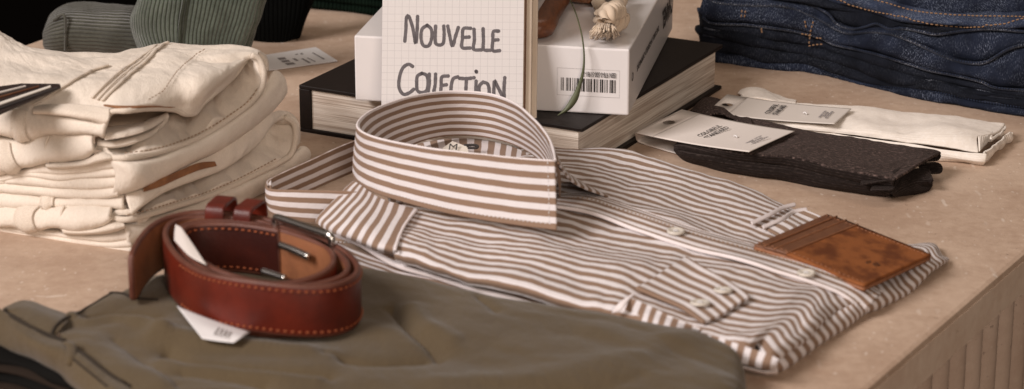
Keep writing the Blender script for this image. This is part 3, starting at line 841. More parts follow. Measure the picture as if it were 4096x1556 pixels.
def loop_strip(z, left, right, push, par):
    cl = [c for c in par.children if c.name.startswith('waistband')]
    L_ = drape(cl, z, dense(left, 10), .0004); R_ = drape(cl, z, dense(right, 10), .0004)
    M_ = drape(cl, z, [((p[0] + q_[0]) / 2, (p[1] + q_[1]) / 2) for p, q_ in zip(dense(left, 10), dense(right, 10))], .0018)
    loft('belt_loop', [L_, M_, R_], M['cream_seam'], par, 24, 10, .0016)
    for e_ in (L_, R_): tube('seam', [p + Vector((0, -.0006, .0002)) for p in e_], .0009, M['cream_seam'], par, n=24, k=6)
loop_strip(ZA, [(108, 528), (98, 600), (104, 680), (130, 722)], [(195, 535), (184, 600), (190, 680), (222, 728)], -.62, jt)
loop_strip(ZA, [(-20, 760), (-30, 830), (0, 900), (60, 950)], [(72, 765), (92, 840), (120, 895), (180, 935)], -.78, jt)
tube('seam', jw(ZA, [(345, 702, -.5), (325, 760, -.74), (328, 840, -.76), (345, 890, -.4)]), .0010, M['cream_seam'], jt, n=30, k=6)
loft('waistband_flap', [jw(ZC, [(350, 212, -.1), (500, 205, -.1), (650, 185, -.1), (720, 150, -.1), (780, 115, -.1), (870, 140, 0)]), jw(ZC, [(360, 225, -.7), (520, 222, -.8), (680, 205, -.8), (750, 180, -.8), (820, 165, -.7), (880, 158, -.4)]),
      jw(ZC, [(370, 235, 0), (520, 235, 0), (690, 215, 0), (770, 195, 0), (840, 175, 0), (882, 165, 0)])], M['cream_seam'], jt, 40, 8, .002)

jb = thing('folded_jeans', 'lower cream denim jeans of the stack lying on the counter behind the belt', 'jeans', W(531, 1004, BASE_J), g_cream)
band('waistband', jw(ZC, [(-100, 428, .3), (0, 432, .3), (150, 452, .3), (320, 468, .3), (430, 474, .3), (650, 478, .3), (850, 474, .3), (960, 450, .3)]),
     jw(ZC, [(-100, 545, .3), (0, 542, .3), (250, 528, .3), (430, 547, .3), (550, 528, .3), (700, 522, .3), (850, 532, .3), (980, 575, .3)]), M['cream'], jb, .4, 1.2, 70, 14, .003, wr=[(2.4, .4, .4, 31), (.8, 1.3, 1.3, 32)])
u0 = jw(FULL, [(500, 780, .8), (567, 748, .8), (652, 708, .8), (753, 652, .8), (893, 590, .8), (977, 530, .8), (1062, 460, 1), (1120, 450, 1.6), (1150, 455, 2)])
u1 = jw(FULL, [(505, 800, .3), (575, 770, .2), (660, 735, .2), (765, 690, .2), (900, 625, .2), (985, 570, .2), (1060, 500, .4), (1120, 458, 1.2), (1155, 462, 1.6)])
u2 = jw(FULL, [(521, 851, 0), (560, 818, 0), (640, 765, 0), (700, 738, .1), (790, 705, .1), (893, 665, .1), (966, 616, .1), (1022, 571, .3), (1062, 515, .6), (1100, 478, 1), (1140, 466, 1.2)])
loft('top_panel', [u0, u1, u2], M['cream'], jb, 80, 16, .0036, wr=[(2.5, .35, .5, 33), (.8, 1.3, 1.3, 34)])
loft('leather_patch', [jw(FULL, [(572, 752, -.3), (640, 716, -.3), (720, 680, -.3), (800, 650, -.3), (860, 645, -.3)]), jw(FULL, [(575, 768, -.45), (640, 748, -.45), (720, 712, -.45), (800, 680, -.45), (868, 664, -.45)])], M['patch'], jb, 30, 5, .001)
s0 = jw(FULL, [(425, 850, .2), (450, 868), (511, 876), (613, 850), (717, 818), (817, 788), (930, 742), (1021, 696), (1123, 645), (1166, 612), (1184, 541), (1176, 492, .3), (1140, 466, .8)])
s1 = jw(FULL, [(425, 838, 1.6), (450, 848, 1.6), (511, 850, 1.6), (613, 815, 1.6), (717, 780, 1.6), (817, 745, 1.6), (925, 695, 1.6), (1010, 640, 1.6), (1090, 590, 1.6), (1130, 560, 1.6), (1155, 520, 1.4), (1155, 490, 1.4), (1120, 470, 1.6)])
s2 = jw(FULL, [(425, 820, 4), (450, 830, 4), (511, 830, 4), (600, 790, 4), (700, 745, 4), (800, 705, 4), (900, 650, 4), (980, 590, 4), (1040, 540, 4), (1080, 515, 4), (1110, 500, 3.5), (1115, 485, 3), (1095, 475, 3)])
loft('inner_back', [s0, s1, s2], M['cream'], jb, 110, 22, .0042, wr=[(8.0, .6, .12, 35), (2.5, 1.3, .4, 36)])
lip([p + Vector((0, -.0012, 0)) for p in s0], jb, .0021); lip([p + Vector((0, -.0010, 0)) for p in u2], jb)
loft('fold_end', [jw(FULL, [(1110, 452, 1.6), (1150, 458, 1.2), (1176, 485, .8), (1188, 540, .5), (1184, 585, .4)]), jw(FULL, [(1105, 450, 3.4), (1152, 455, 3.2), (1180, 480, 3), (1194, 530, 2.8), (1192, 575, 2.6)])], M['cream_seam'], jb, 24, 8, .003)
dashes('stitching', jw(FULL, [(511, 860, -.35), (613, 834, -.35), (717, 802, -.35), (817, 772, -.35), (930, 726, -.35), (1021, 680, -.35), (1110, 632, -.35)]), M['thread'], jb, .0036, .0024, .0004)
band('waistband', jw(ZC, [(-100, 555), (0, 548), (200, 540), (320, 550), (400, 545), (560, 528), (720, 522), (850, 540), (880, 552)]),
     jw(ZC, [(-100, 690), (0, 697), (150, 718), (300, 727), (450, 702), (600, 716), (750, 700), (840, 672), (875, 610)]), M['cream'], jb, .75, 1.2, 80, 18, .003, wr=[(4.0, .35, .3, 37), (.9, 1.2, 1.2, 38)])
loop_strip(ZC, [(165, 560), (132, 610), (140, 670), (190, 722)], [(312, 556), (268, 595), (262, 655), (300, 724)], -.82, jb)
loop_strip(ZC, [(338, 470), (330, 495), (332, 520), (345, 540)], [(432, 478), (424, 500), (424, 525), (436, 545)], -.20, jb)
tube('seam', jw(ZC, [(500, 535, -.5), (482, 590, -.82), (484, 650, -.8), (500, 700, -.4)]), .0010, M['cream_seam'], jb, n=30, k=6)
loft('waistband_flap', [jw(ZC, [(470, 706, 0), (600, 720, 0), (750, 712, 0), (820, 690, -.1), (880, 655, -.1), (975, 672, 0)]), jw(ZC, [(490, 735, -.8), (600, 742, -.8), (740, 735, -.8), (830, 718, -.9), (890, 705, -.9), (980, 690, -.5)]),
      jw(ZC, [(500, 752, -.3), (600, 756, -.3), (740, 752, -.3), (850, 745, -.4), (930, 725, -.4), (985, 700, -.2)])], M['cream_seam'], jb, 40, 8, .002)
l2 = [[(-100, 700), (0, 698), (300, 730), (480, 738), (700, 758), (900, 735), (1030, 708)], [(-100, 712), (0, 712), (300, 755), (600, 790), (850, 815), (1020, 800)],
      [(-100, 722), (0, 722), (250, 765), (600, 825), (900, 858), (1050, 845)], [(-100, 730), (0, 735), (250, 775), (600, 843), (1035, 897)]]
for k in range(3):
    band('leg_layer', jw(ZC, l2[k], .1), jw(ZC, l2[k + 1], .1), M['cream'], jb, .2, 1.5, 60, 10, .0022, wr=[(.8, .5, .5, 40 + k)])
n0 = jw(FULL, [(490, 902, .6), (560, 895, .6), (620, 868, .6), (720, 835, .6), (820, 805, .6), (930, 760, .6), (1021, 712, .6), (1123, 660, .6), (1170, 620, .9), (1200, 585, 1.3)])
n1 = jw(FULL, [(495, 912, -.1), (580, 905, -.2), (650, 878, -.4), (740, 845, -.5), (850, 800, -.5), (960, 750, -.4), (1060, 700, -.2), (1150, 650, .1), (1200, 610, .5), (1225, 590, 1)])
n2 = jw(FULL, [(505, 950, -.2), (600, 930, -.5), (670, 900, -.7), (760, 860, -.8), (870, 810, -.8), (980, 755, -.6), (1080, 705, -.4), (1170, 660, 0), (1220, 625, .5), (1238, 605, .9)])
n3 = jw(FULL, [(500, 1000, 0), (620, 962, 0), (700, 928, 0), (790, 888, 0), (890, 843, 0), (1000, 795, 0), (1100, 750, .1), (1180, 708, .3), (1225, 670, .6), (1240, 640, 1)])
loft('leg', [n0, n1, n2, n3], M['cream'], jb, 90, 22, .003, wr=[(1.5, .4, .6, 44), (.5, 1.5, 1.5, 45)])

# dark card holder on the cream jeans
hc = HTOP + .45
hold = thing('card_holder', 'dark brown leather card holder with pale stripe on the cream jeans', 'card holder', P(60, 400, hc))
def hp(x, y, h): return P(ZA[0] + x * ZA[2], ZA[1] + y * ZA[2], h)
slab('body', [hp(-260, 640, hc), hp(-260, 400, hc), hp(0, 368, hc), (hp(150, 348, hc)), hp(428, 350, hc), hp(436, 366, hc), hp(0, 556, hc)], (0, 0, .0022), M['holder'], hold, .0008)
for (x0, y0, x1, y1, dy, m_, nm) in ((0, 392, 182, 347, 9, 'card_dim', 'slot_edge'), (0, 425, 275, 349, 6, 'wallet_strip', 'slot_edge'), (0, 470, 360, 349, 17, 'label', 'pale_card'), (0, 505, 405, 358, 8, 'ink', 'slot_edge')):
    sl = (y0 - y1) / (x1 - x0)
    slab(nm, [hp(-250, y0 + 250 * sl + dy, hc + .24), hp(-250, y0 + 250 * sl - dy * .3, hc + .24), hp(x1, y1 - dy * .2, hc + .24), hp(x1 + 3, y1 + dy * .5, hc + .24)], (0, 0, .0006), M[m_], hold, 0)

# ------------------------------------------------------------------ corduroy trousers behind the cream stack
def cordroll():
    base = [(0, 290), (700, 300)]
    t = thing('corduroy_trousers', 'grey green corduroy trousers rolled up at the far edge of the counter', 'trousers', P(330, 292, 0), 'corduroy trousers')
    rows = []
    # sections across the roll, left end closing like a rounded fold
    secs = [(172, 150, .3, 240), (176, 118, .9, 240), (190, 85, 1.9, 243), (225, 55, 2.6, 246), (280, 37, 2.9, 250), (360, 37, 2.95, 255), (460, 45, 2.9, 262), (580, 55, 2.9, 270), (700, 62, 2.9, 278)]
    for (px, top, r, by) in secs:
        g = P(px, by, 0); yy = g.y / CM
        zt = PY(px, top, yy + 1.5).z / CM
        zb = .1
        c = Vector((PY(px, by, yy).x, (yy + 2.6) * CM, 0))
        row = []
        for k in range(17):
            an = -math.pi * .62 + math.pi * 1.32 * k / 16
            zz = (zt + zb) / 2 + (zt - zb) / 2 * math.sin(an); dy = -2.7 * max(.15, min(1, r / 2.5)) * math.cos(an)
            row.append(Vector((c.x, c.y + dy * CM, zz * CM)))
        rows.append(row)
    rows = list(map(list, zip(*rows)))
    loft('rolled_leg', rows, M['cord_grey'], t, 90, 50, .003, wr=[(2.0, .3, .3, 61), (.8, 1, 1, 62)])
    tube('fold_seam', [PY(215, 82, P(215, 245).y / CM + .4), PY(255, 60, P(255, 245).y / CM - .2), PY(262, 120, P(262, 250).y / CM - .3), PY(262, 200, P(262, 250).y / CM - .2)], .0012, M['cord_grey'], t, n=30)
cordroll()
def cordgreen():
    t = thing('corduroy_trousers', 'pale green corduroy trousers standing folded between the grey roll and black pair', 'trousers', P(760, 330, 0), 'corduroy trousers')
    def pt(px, py, dy): return PY(px, py, P(760, 325).y / CM + dy)
    rows = [[pt(600, -160, 3), pt(560, -60, 2), pt(552, 0, 1.2), pt(528, 75, .9), pt(535, 130, .9), pt(560, 190, 1.2), pt(600, 330, 2)],
            [pt(620, -160, 1), pt(590, -60, 0), pt(578, 0, -.6), pt(560, 75, -.8), pt(566, 130, -.8), pt(590, 190, -.8), pt(630, 330, -.3)],
            [pt(760, -160, .2), pt(735, -60, -.8), pt(722, 0, -1.4), pt(712, 75, -1.5), pt(710, 130, -1.5), pt(712, 190, -1.5), pt(730, 330, -.8)],
            [pt(950, -160, .2), pt(925, -60, -.8), pt(905, 0, -1.2), pt(885, 75, -1.4), pt(870, 130, -1.4), pt(860, 190, -1.3), pt(850, 330, -.8)],
            [pt(1100, -160, .6), pt(1065, -60, -.2), pt(1040, 0, -.6), pt(1020, 75, -.7), pt(1000, 130, -.7), pt(975, 200, -.6), pt(955, 330, 0)],
            [pt(1125, -160, 3), pt(1090, -60, 2), pt(1062, 0, 1.5), pt(1040, 75, 1.2), pt(1022, 130, 1.2), pt(1003, 200, 1.2), pt(990, 330, 2)]]
    loft('folded_leg', rows, M['cord_green'], t, 60, 70, .003, wr=[(3.0, .2, .35, 65), (1.2, .8, .8, 66)])
    # note: wales follow rows, so uv is swapped in the material axis
    tube('side_seam', [pt(742, -100, -1.7), pt(735, 0, -1.7), pt(722, 75, -1.8), pt(712, 190, -1.8)], .0011, M['cord_green'], t, n=30)
cordgreen()
def cordblack():
    t = thing('corduroy_trousers', 'black trousers folded upright behind the pale green corduroy pair', 'trousers', P(1090, 165, 0), 'corduroy trousers')
    yb = P(1090, 165).y / CM
    def pt(px, py, dy): return PY(px, py, yb + dy)
    rows = [[pt(985, -120, 2), pt(985, 0, 1), pt(985, 90, .6), pt(985, 160, .8)],
            [pt(1010, -120, 0), pt(1010, 0, -.3), pt(1010, 90, -.3), pt(1010, 160, 0)],
            [pt(1110, -120, -.6), pt(1110, 0, -.8), pt(1110, 90, -.8), pt(1110, 168, -.2)],
            [pt(1235, -120, 0), pt(1225, 0, -.3), pt(1205, 80, -.3), pt(1180, 155, 0)],
            [pt(1260, -120, 3), pt(1248, 0, 2.4), pt(1222, 70, 2.2), pt(1196, 150, 2)]]
    loft('folded_leg', rows, M['cord_black'], t, 40, 40, .003, wr=[(1.5, .3, .3, 68)])
cordblack()
def corddark():
    t = thing('corduroy_trousers', 'deep green trousers folded flat at the back of the counter', 'trousers', P(1370, 45, 0), 'corduroy trousers')
    yb = P(1370, 45).y / CM
    base = [(1150, 22), (1245, 35), (1400, 47), (1490, 61), (1700, 92)]
    for k, (y0, y1) in enumerate(((-55, -18), (-20, 12), (10, 46))):
        band('folded_leg', [W(x, y0 + (x - 1370) * .12, base, .1) for x in (1150, 1245, 1400, 1490, 1700)], [W(x, min(y1 + (x - 1370) * .12, interp(base, x)), base, .1) for x in (1150, 1245, 1400, 1490, 1700)], M['cord_dark'], t, .5, 1.5, 50, 10, .002)
corddark()

# price tag lying on the counter
tg = thing('price_tag', 'white paper price tag with barcode lying behind the cream jeans', 'price tag', P(1200, 250, 0))
def tq(x, y, h=.05): return P(ZQ[0] + x * ZQ[2], ZQ[1] + y * ZQ[2], h)
slab('tag_card', [tq(860, 622), tq(1145, 802), tq(250, 925), tq(-150, 780)], (0, 0, .0006), M['paper'], tg, 0)
vs, fs = [], []
for poly in ([(355, 755), (450, 745), (480, 772), (385, 783)], [(400, 792), (500, 780), (528, 802), (430, 815)], [(450, 825), (560, 812), (600, 835), (490, 850)], [(550, 765), (590, 760), (640, 790), (605, 797)],
             [(585, 710), (620, 700), (632, 708), (600, 718)], [(650, 698), (680, 690), (700, 705), (670, 712)], [(665, 765), (690, 760), (795, 815), (770, 824)], [(805, 688), (825, 684), (980, 770), (962, 777)], [(740, 755), (755, 752), (860, 800), (845, 806)]):
    b = len(vs); vs += [tq(x, y, .13) for x, y in poly]; fs.append((b, b + 1, b + 2, b + 3))
obj('tag_print', vs, fs, M['grey_ink'], tg, smooth=False)

# ------------------------------------------------------------------ dark denim stack
BASE_D = [(2800, 235), (2910, 245), (3010, 262), (3110, 276), (3200, 276), (3290, 296), (3420, 327), (3550, 360), (3700, 396), (3900, 432), (4096, 465), (4400, 520)]
def dl(pts): return [(x, y) for x, y in pts]
D = {
 't0': [(1050, -130), (1500, -90), (2000, -60), (2700, -40)],
 'b0t': [(1180, -60), (1430, 0), (1700, 78), (2000, 113), (2300, 123), (2576, 128), (2800, 130)],
 'b0b': [(900, -50), (1080, 0), (1250, 52), (1500, 122), (1700, 167), (1900, 202), (2200, 217), (2430, 207), (2576, 172), (2800, 165)],
 'b1': [(300, -60), (820, 0), (960, 60), (1050, 112), (1110, 182), (1230, 225), (1330, 210), (1420, 185), (1520, 225), (1650, 222), (1780, 247), (1880, 267), (2100, 240), (2300, 225), (2576, 245), (2800, 260)],
 'b2': [(95, -30), (130, 5), (400, 36), (700, 47), (850, 92), (1000, 162), (1100, 222), (1200, 257), (1400, 247), (1550, 267), (1700, 322), (1850, 392), (2000, 462), (2150, 492), (2250, 492), (2310, 470), (2450, 385), (2576, 350), (2800, 340)],
 'b3': [(60, 130), (110, 172), (400, 192), (600, 217), (800, 247), (900, 272), (1000, 302), (1080, 342), (1250, 382), (1450, 432), (1650, 492), (1850, 552), (2050, 592), (2250, 642), (2340, 682), (2576, 705), (2800, 720)],
 'b4': [(70, 215), (130, 228), (300, 248), (550, 302), (800, 352), (1000, 397), (1200, 452), (1320, 472), (1500, 530), (1700, 600), (1900, 655), (2100, 690), (2300, 715), (2576, 740), (2800, 760)],
 'b5': [(60, 270), (260, 302), (500, 352), (750, 402), (900, 425), (1100, 482), (1250, 532), (1400, 592), (1550, 655), (1650, 668), (1800, 630), (1900, 640), (2100, 712), (2250, 740), (2576, 775), (2800, 800)],
 'b6': [(60, 400), (270, 432), (600, 500), (850, 497), (1050, 562), (1250, 632), (1450, 667), (1700, 690), (1900, 715), (2200, 780), (2576, 835), (2800, 870)],
 'bb': [(60, 460), (260, 482), (450, 512), (650, 540), (820, 541), (1000, 582), (1250, 642), (1500, 707), (1800, 777), (2200, 847), (2576, 912), (2800, 950)],
}
def dw(key, push=0.0, dy=0):
    x0, y0 = D[key][0]
    lead = [(x0 + 30, y0, push + 4.5), (x0 - 8, y0 + 2, push + 2.2)] if x0 < 400 else []     # the left end turns away round the fold
    return zw(ZF, lead + [(x, y + dy) for x, y in D[key]], BASE_D, push)
def denim_pair(label, layers, deco):
    t = thing('dark_jeans', label, 'jeans', dw(layers[-1][1])[3], 'dark blue jeans stacked on the right')
    for (a_, b_, m_, bulge, push, nm, seed) in layers:
        band(nm, dw(a_, push), dw(b_, push), M[m_], t, bulge, 2.6, 130, 16, .0025, wr=[(2.8, .28, .45, seed), (.9, .8, .8, seed + 1)])
    return t
WPUSH = {'a': 1.0, 'b': .6}
top = denim_pair('topmost blue jeans of the dark stack with twin orange stitch lines', [('t0', 'b0t', 'denim', .3, 2.0, 'waistband', 70), ('b0t', 'b0b', 'denim_light', .75, .9, 'hem', 72)], None)
hem_cloth = [c for c in top.children if c.name.startswith('hem')]
for key, dy in (('b0t', 16), ('b0b', -18)):
    dashes('stitching', drape(hem_cloth, ZF, [(x, y + dy) for x, y in dense(D[key], 60) if 1090 < x < 2760], .0004), M['orange_thread'], top, .0036, .0024, .00050)
second = denim_pair('second jeans from the top of the dark stack, under the orange stitched hem', [('b0b', 'b1', 'denim_black', .35, 1.0, 'leg_layer', 74), ('b1', 'b2', 'denim', .45, .7, 'leg_layer', 76)], None)
third = denim_pair('third jeans from the top of the dark stack with orange bar tacks on the waistband', [('b2', 'b3', 'denim', .7, .35, 'waistband', 78), ('b3', 'b4', 'denim_black', .4, .4, 'leg_layer', 80)], None)
fourth = denim_pair('bottom jeans of the dark stack resting on the counter by the white socks', [('b4', 'b5', 'denim_black', .4, .2, 'leg_layer', 82), ('b5', 'b6', 'denim_black', .45, .1, 'leg_layer', 84), ('b6', 'bb', 'denim', .5, 0, 'leg_layer', 86)], None)
for par, key, dy, pu, m_ in ((second, 'b1', -4, .25, 'white_thread'), (second, 'b2', -5, -.05, 'white_thread'), (third, 'b3', -3, -.25, 'white_thread'), (fourth, 'b6', 8, -.42, 'white_thread')):
    dashes('edge_stitching', zw(ZF, [(x, y + dy, pu) for x, y in D[key]], BASE_D), M['denim_light'], par, .0022, .0012, .00055)
for par, key, r_, pu in ((second, 'b1', 0.00116, .35), (second, 'b2', 0.00136, .1), (third, 'b3', 0.00116, -.1), (third, 'b4', 0.00095, .1), (fourth, 'b5', 0.00116, 0), (fourth, 'b6', 0.00122, -.1)):
    tube('folded_edge', zw(ZF, [(x, y + 3, pu) for x, y in D[key]], BASE_D), r_, M['denim_edge'], par, n=200, k=8)
def tack(par, pts, pu=-.5):
    dashes('bar_tack', zw(ZF, [(x, y, pu) for x, y in pts], BASE_D), M['orange_thread'], par, .0030, .0022, .00055)
tack(third, [(860, 165), (872, 230)]); tack(third, [(925, 170), (905, 245), (900, 300)]); tack(third, [(835, 265), (870, 270), (915, 285)]); tack(third, [(890, 360), (945, 350), (1010, 345)]); tack(third, [(950, 297), (1000, 300)])
tack(third, [(368, 80), (360, 150)]); tack(third, [(395, 85), (385, 150)]); tack(third, [(520, 225), (525, 262)]); tack(third, [(900, 290), (890, 360)])

# ------------------------------------------------------------------ socks
def sock_dark():
    t = thing('folded_socks', 'charcoal grey socks folded flat in a white card sleeve beside the shirt', 'socks', P(3100, 680, 0), 'socks in card sleeves')
    hk = 1.75
    far = zp(ZK, [(440, 500, .7), (520, 440, 1.0), (640, 400, 1.2), (800, 370, 1.35), (980, 345, 1.5), (1330, 420, 1.7), (1650, 472, 1.7), (1958, 522, 1.7), (2280, 570, 1.7), (2440, 602, 1.65), (2478, 618, 1.55)])
    mid = zp(ZK, [(432, 512, .8), (560, 500, 1.2), (700, 500, 1.35), (900, 500, 1.5), (1150, 510, 1.65), (1400, 540, 1.85), (1650, 590, 1.85), (1900, 650, 1.85), (2100, 690, 1.8), (2300, 660, 1.75), (2420, 640, 1.7)])
    near = zp(ZK, [(400, 535, 1.2), (480, 520, 1.4), (700, 585, 1.6), (1000, 628, 1.75), (1300, 655, 1.75), (1600, 725, 1.75), (1850, 775, 1.75), (2000, 800, 1.72), (2060, 812, 1.7), (2110, 822, 1.7)])
    n2_ = zp(ZK, [(384, 565, .95), (470, 570, 1.3), (700, 622, 1.3), (1000, 670, 1.3), (1300, 705, 1.3), (1600, 775, 1.3), (1850, 825, 1.3), (2000, 845, 1.3), (2060, 855, 1.25), (2105, 862, 1.25)])
    n3_ = zp(ZK, [(400, 590, .9), (480, 605, .95), (700, 640, 1.0), (1000, 685, 1.05), (1300, 715, 1.1), (1600, 785, 1.1), (1850, 835, 1.1), (2000, 858, 1.1), (2060, 866, 1.05), (2100, 872, 1.05)])
    loft('upper_sock', [far, mid, near], M['sock_dark'], t, 100, 20, .002, wr=[(1.2, .4, .8, 90), (.7, 1.6, 1.6, 91)])
    loft('ribbed_side', [near, n2_, n3_], M['sock_rib'], t, 100, 10, .0015, wr=[(.8, .5, 1.5, 92)])
    b1_ = zp(ZK, [(390, 572, .85), (470, 612, .95), (700, 655, 1.0), (1000, 700, 1.0), (1300, 732, 1.05), (1600, 800, 1.05), (1850, 850, 1.0), (2000, 876, 1.0), (2080, 905, .95), (2085, 900, .95)])
    b2_ = zp(ZK, [(388, 590, .6), (460, 640, .5), (700, 705, .5), (1000, 760, .5), (1300, 800, .5), (1600, 860, .5), (1850, 900, .5), (2000, 920, .5), (2070, 935, .5), (2075, 935, .5)])
    b3_ = zp(ZK, [(410, 610, .25), (480, 662, .1), (700, 728, .1), (1000, 785, .1), (1300, 828, .1), (1600, 888, .1), (1850, 922, .1), (2000, 940, .1), (2060, 948, .1), (2065, 948, .1)])
    b0_ = zp(ZK, [(440, 560, .9), (520, 590, 1.0), (700, 630, 1.05), (1000, 670, 1.05), (1300, 700, 1.1), (1600, 770, 1.1), (1850, 820, 1.05), (2000, 845, 1.05), (2085, 870, 1.0), (2090, 865, 1.0)])
    loft('lower_sock', [b0_, b1_, b2_, b3_], M['sock_rib'], t, 100, 16, .002, wr=[(1.2, .5, 1.2, 93)])
    # open cuff ends at the right, each a flattened loop
    for k, (pts, inn) in enumerate((([(735, 830, 1.6), (748, 775, 1.75), (830, 720, 1.75), (930, 665, 1.75), (1030, 620, 1.72), (1095, 612, 1.6), (1108, 632, 1.35), (1085, 665, 1.2), (1000, 668, 1.25), (900, 710, 1.25), (800, 790, 1.2), (752, 845, 1.2)], 0),
                                    ([(735, 900, 1.1), (780, 815, 1.15), (860, 755, 1.2), (950, 700, 1.2), (1030, 690, 1.15), (1100, 690, 1.05), (1122, 735, .75), (1095, 770, .6), (1030, 740, .75), (960, 735, .8), (850, 810, .8), (760, 905, .75)], 1))):
        front = zp(ZL, pts)
        back = [p + Vector((-.022 if inn == 0 else -.016, .004 if inn == 0 else .001, -.0045 if inn == 0 else -.0010)) for p in front]
        mid_ = [p + Vector((-.006, .001, -.0008)) for p in front]
        loft('cuff', [front, mid_, back], M['sock_cuff'], t, 60, 6, .0016)
    # rounded toe of the lower sock poking out at the right
    c = P(ZL[0] + 860 * ZL[2], ZL[1] + 850 * ZL[2], .55)
    e = (P(ZL[0] + 1035 * ZL[2], ZL[1] + 830 * ZL[2], .5) - P(ZL[0] + 700 * ZL[2], ZL[1] + 925 * ZL[2], .5)); 
    rows = []
    toe = [(700, 900, 735, 948), (780, 815, 800, 942), (880, 760, 880, 932), (960, 740, 950, 922), (1010, 745, 1000, 905), (1034, 790, 1030, 870), (1037, 825, 1036, 840)]
    for (x0, y0, x1, y1) in toe:
        p0 = P(ZL[0] + x0 * ZL[2], ZL[1] + y0 * ZL[2], .95); p1 = P(ZL[0] + x1 * ZL[2], ZL[1] + y1 * ZL[2], .06)
        mm = P(ZL[0] + (x0 + x1) / 2 * ZL[2], ZL[1] + ((y0 + y1) / 2) * ZL[2] + 4, .75)
        rows.append([p0 + Vector((-.004, .012, -.006)), p0, mm, p1, p1 + Vector((0, .01, 0))])
    rows = list(map(list, zip(*rows)))
    loft('toe', rows, M['sock_rib'], t, 40, 18, .0015, wr=[(.8, 1, 1, 95)])
    # heel showing behind the card
    hl = [[(510, 285, .2), (560, 230, .3), (640, 180, .5), (710, 186, .6), (800, 238, .5), (890, 298, .5), (1000, 338, .7)], [(560, 300, 1.2), (600, 250, 1.3), (660, 205, 1.3), (710, 210, 1.3), (790, 262, 1.3), (870, 318, 1.4), (990, 352, 1.6)],
          [(620, 330, 1.4), (660, 320, 1.6), (720, 300, 1.7), (780, 310, 1.7), (840, 340, 1.7), (900, 365, 1.7), (1000, 390, 1.75)]]
    loft('heel', [zp(ZK, r_) for r_ in hl], M['sock_dark'], t, 50, 16, .0018, wr=[(1.0, .8, .8, 96)])
    return t
sock_dark()

def card(name, label, quad, h, text_mat, small, fold=None, hole=(.1, .5), dim='card', group='card sleeves'):
    """a folded card: quad = far-left, far-right, near-right, near-left corners in photo zoom K"""
    q = [P(ZK[0] + x * ZK[2], ZK[1] + y * ZK[2], hh) for (x, y, hh) in quad]
    t = thing(name, label, 'card', (q[3].x, q[3].y, 0), group)
    nu, nv = 48, 24
    def at(u, v, lift=0.0):
        a_ = q[0].lerp(q[1], u); b_ = q[3].lerp(q[2], u); p = b_.lerp(a_, v)
        p = p.copy(); p.z += (-.0016 * math.sin(math.pi * u) + .0004 * math.sin(3 * u)) + lift
        return p
    lu = (q[1] - q[0]).length; lv = (q[0] - q[3]).length
    hr = .0041
    # front leaf with a punched hole: grid faces whose centre lies in the hole are dropped and the rim is closed with a ring
    vs, fs = [], []
    hc_ = (hole[0], hole[1])
    ring = []
    K = 32
    for k in range(K):
        an = 2 * math.pi * k / K
        ring.append((hc_[0] + hr * math.cos(an) / lu, hc_[1] + hr * math.sin(an) / lv))
    S = .34
    # square patch around the hole, then plain grid elsewhere
    pu0, pu1 = 0.0, min(1.0, hc_[0] * 2)
    def sq(k):
        an = 2 * math.pi * k / K; c, s = math.cos(an), math.sin(an); m_ = max(abs(c), abs(s)); return (pu0 + pu1) / 2 + c / m_ * (pu1 - pu0) / 2, .5 + s / m_ * .5
    for k in range(K):
        a_ = ring[k]; b_ = sq(k); vs += [at(*a_), at((a_[0] + b_[0]) / 2, (a_[1] + b_[1]) / 2), at(*b_)]
    for k in range(K):
        j = (k + 1) % K
        fs += [(3 * k, 3 * k + 1, 3 * j + 1, 3 * j), (3 * k + 1, 3 * k + 2, 3 * j + 2, 3 * j + 1)]
    base = len(vs)
    for j in range(nv + 1):
        for i in range(nu + 1): vs.append(at(pu1 + (1 - pu1) * i / nu, j / nv))
    for j in range(nv):
        for i in range(nu): fs.append((base + j * (nu + 1) + i, base + j * (nu + 1) + i + 1, base + (j + 1) * (nu + 1) + i + 1, base + (j + 1) * (nu + 1) + i))
    o = obj('front_leaf', vs, fs, M[dim], t, None, True)
    m_ = o.modifiers.new('thick', 'SOLIDIFY'); m_.thickness = .0005; m_.offset = -1
    if fold:
        f = [[P(ZK[0] + x * ZK[2], ZK[1] + y * ZK[2], hh) for (x, y, hh) in r_] for r_ in fold]
        loft('back_leaf', f, M[dim], t, 20, 8, .0005, sub=0)
    xdir = (q[0] - q[3]); ydir = -(q[1] - q[0])
    def tpos(u, v): return at(u, v, .0002)
    nrm_ = Vector((0, 0, 1))
    for (body, u, v, size) in small:
        # reading direction runs across the card
        text('lettering', body, .0060 if size > .4 else .0023, tpos(u, v), xdir, ydir, M[text_mat if size > .4 else 'grey_ink'], t, lift=.0007, fit=size * lv)
    # little plastic tie
    c = tpos(.714, .43)
    tube('plastic_tie', [c + Vector((-.0012, .0016, .0006)), c + Vector((0, 0, .0016)), c + Vector((.0010, -.0016, .0006))], .0005, M['paper'], t, n=10, k=6)
    return t
card('card_sleeve', 'white folded card on the charcoal socks with a punched hole', [(450, 270, 2.1), (1330, 437, 2.2), (970, 600, 2.2), (75, 450, 1.35)], 2.0, 'ink',
     [('COLORFUL', .464, .487, .46), ('STANDARD', .533, .47, .47), ('ORGANIC COTTON', .875, .42, .32), ('PREWASHED', .903, .42, .22), ('MADE IN PORTUGAL', .931, .41, .34)],
     fold=[[(78, 451, 1.33), (260, 362, 1.7), (450, 270, 2.08)], [(85, 490, .7), (280, 410, .8), (470, 330, 1.0)], [(102, 525, .12), (300, 450, .12), (520, 400, .12)], [(240, 570, .12), (420, 510, .12), (600, 440, .12)], [(420, 622, .12), (560, 570, .12), (700, 500, .12)]], hole=(.08, .53))

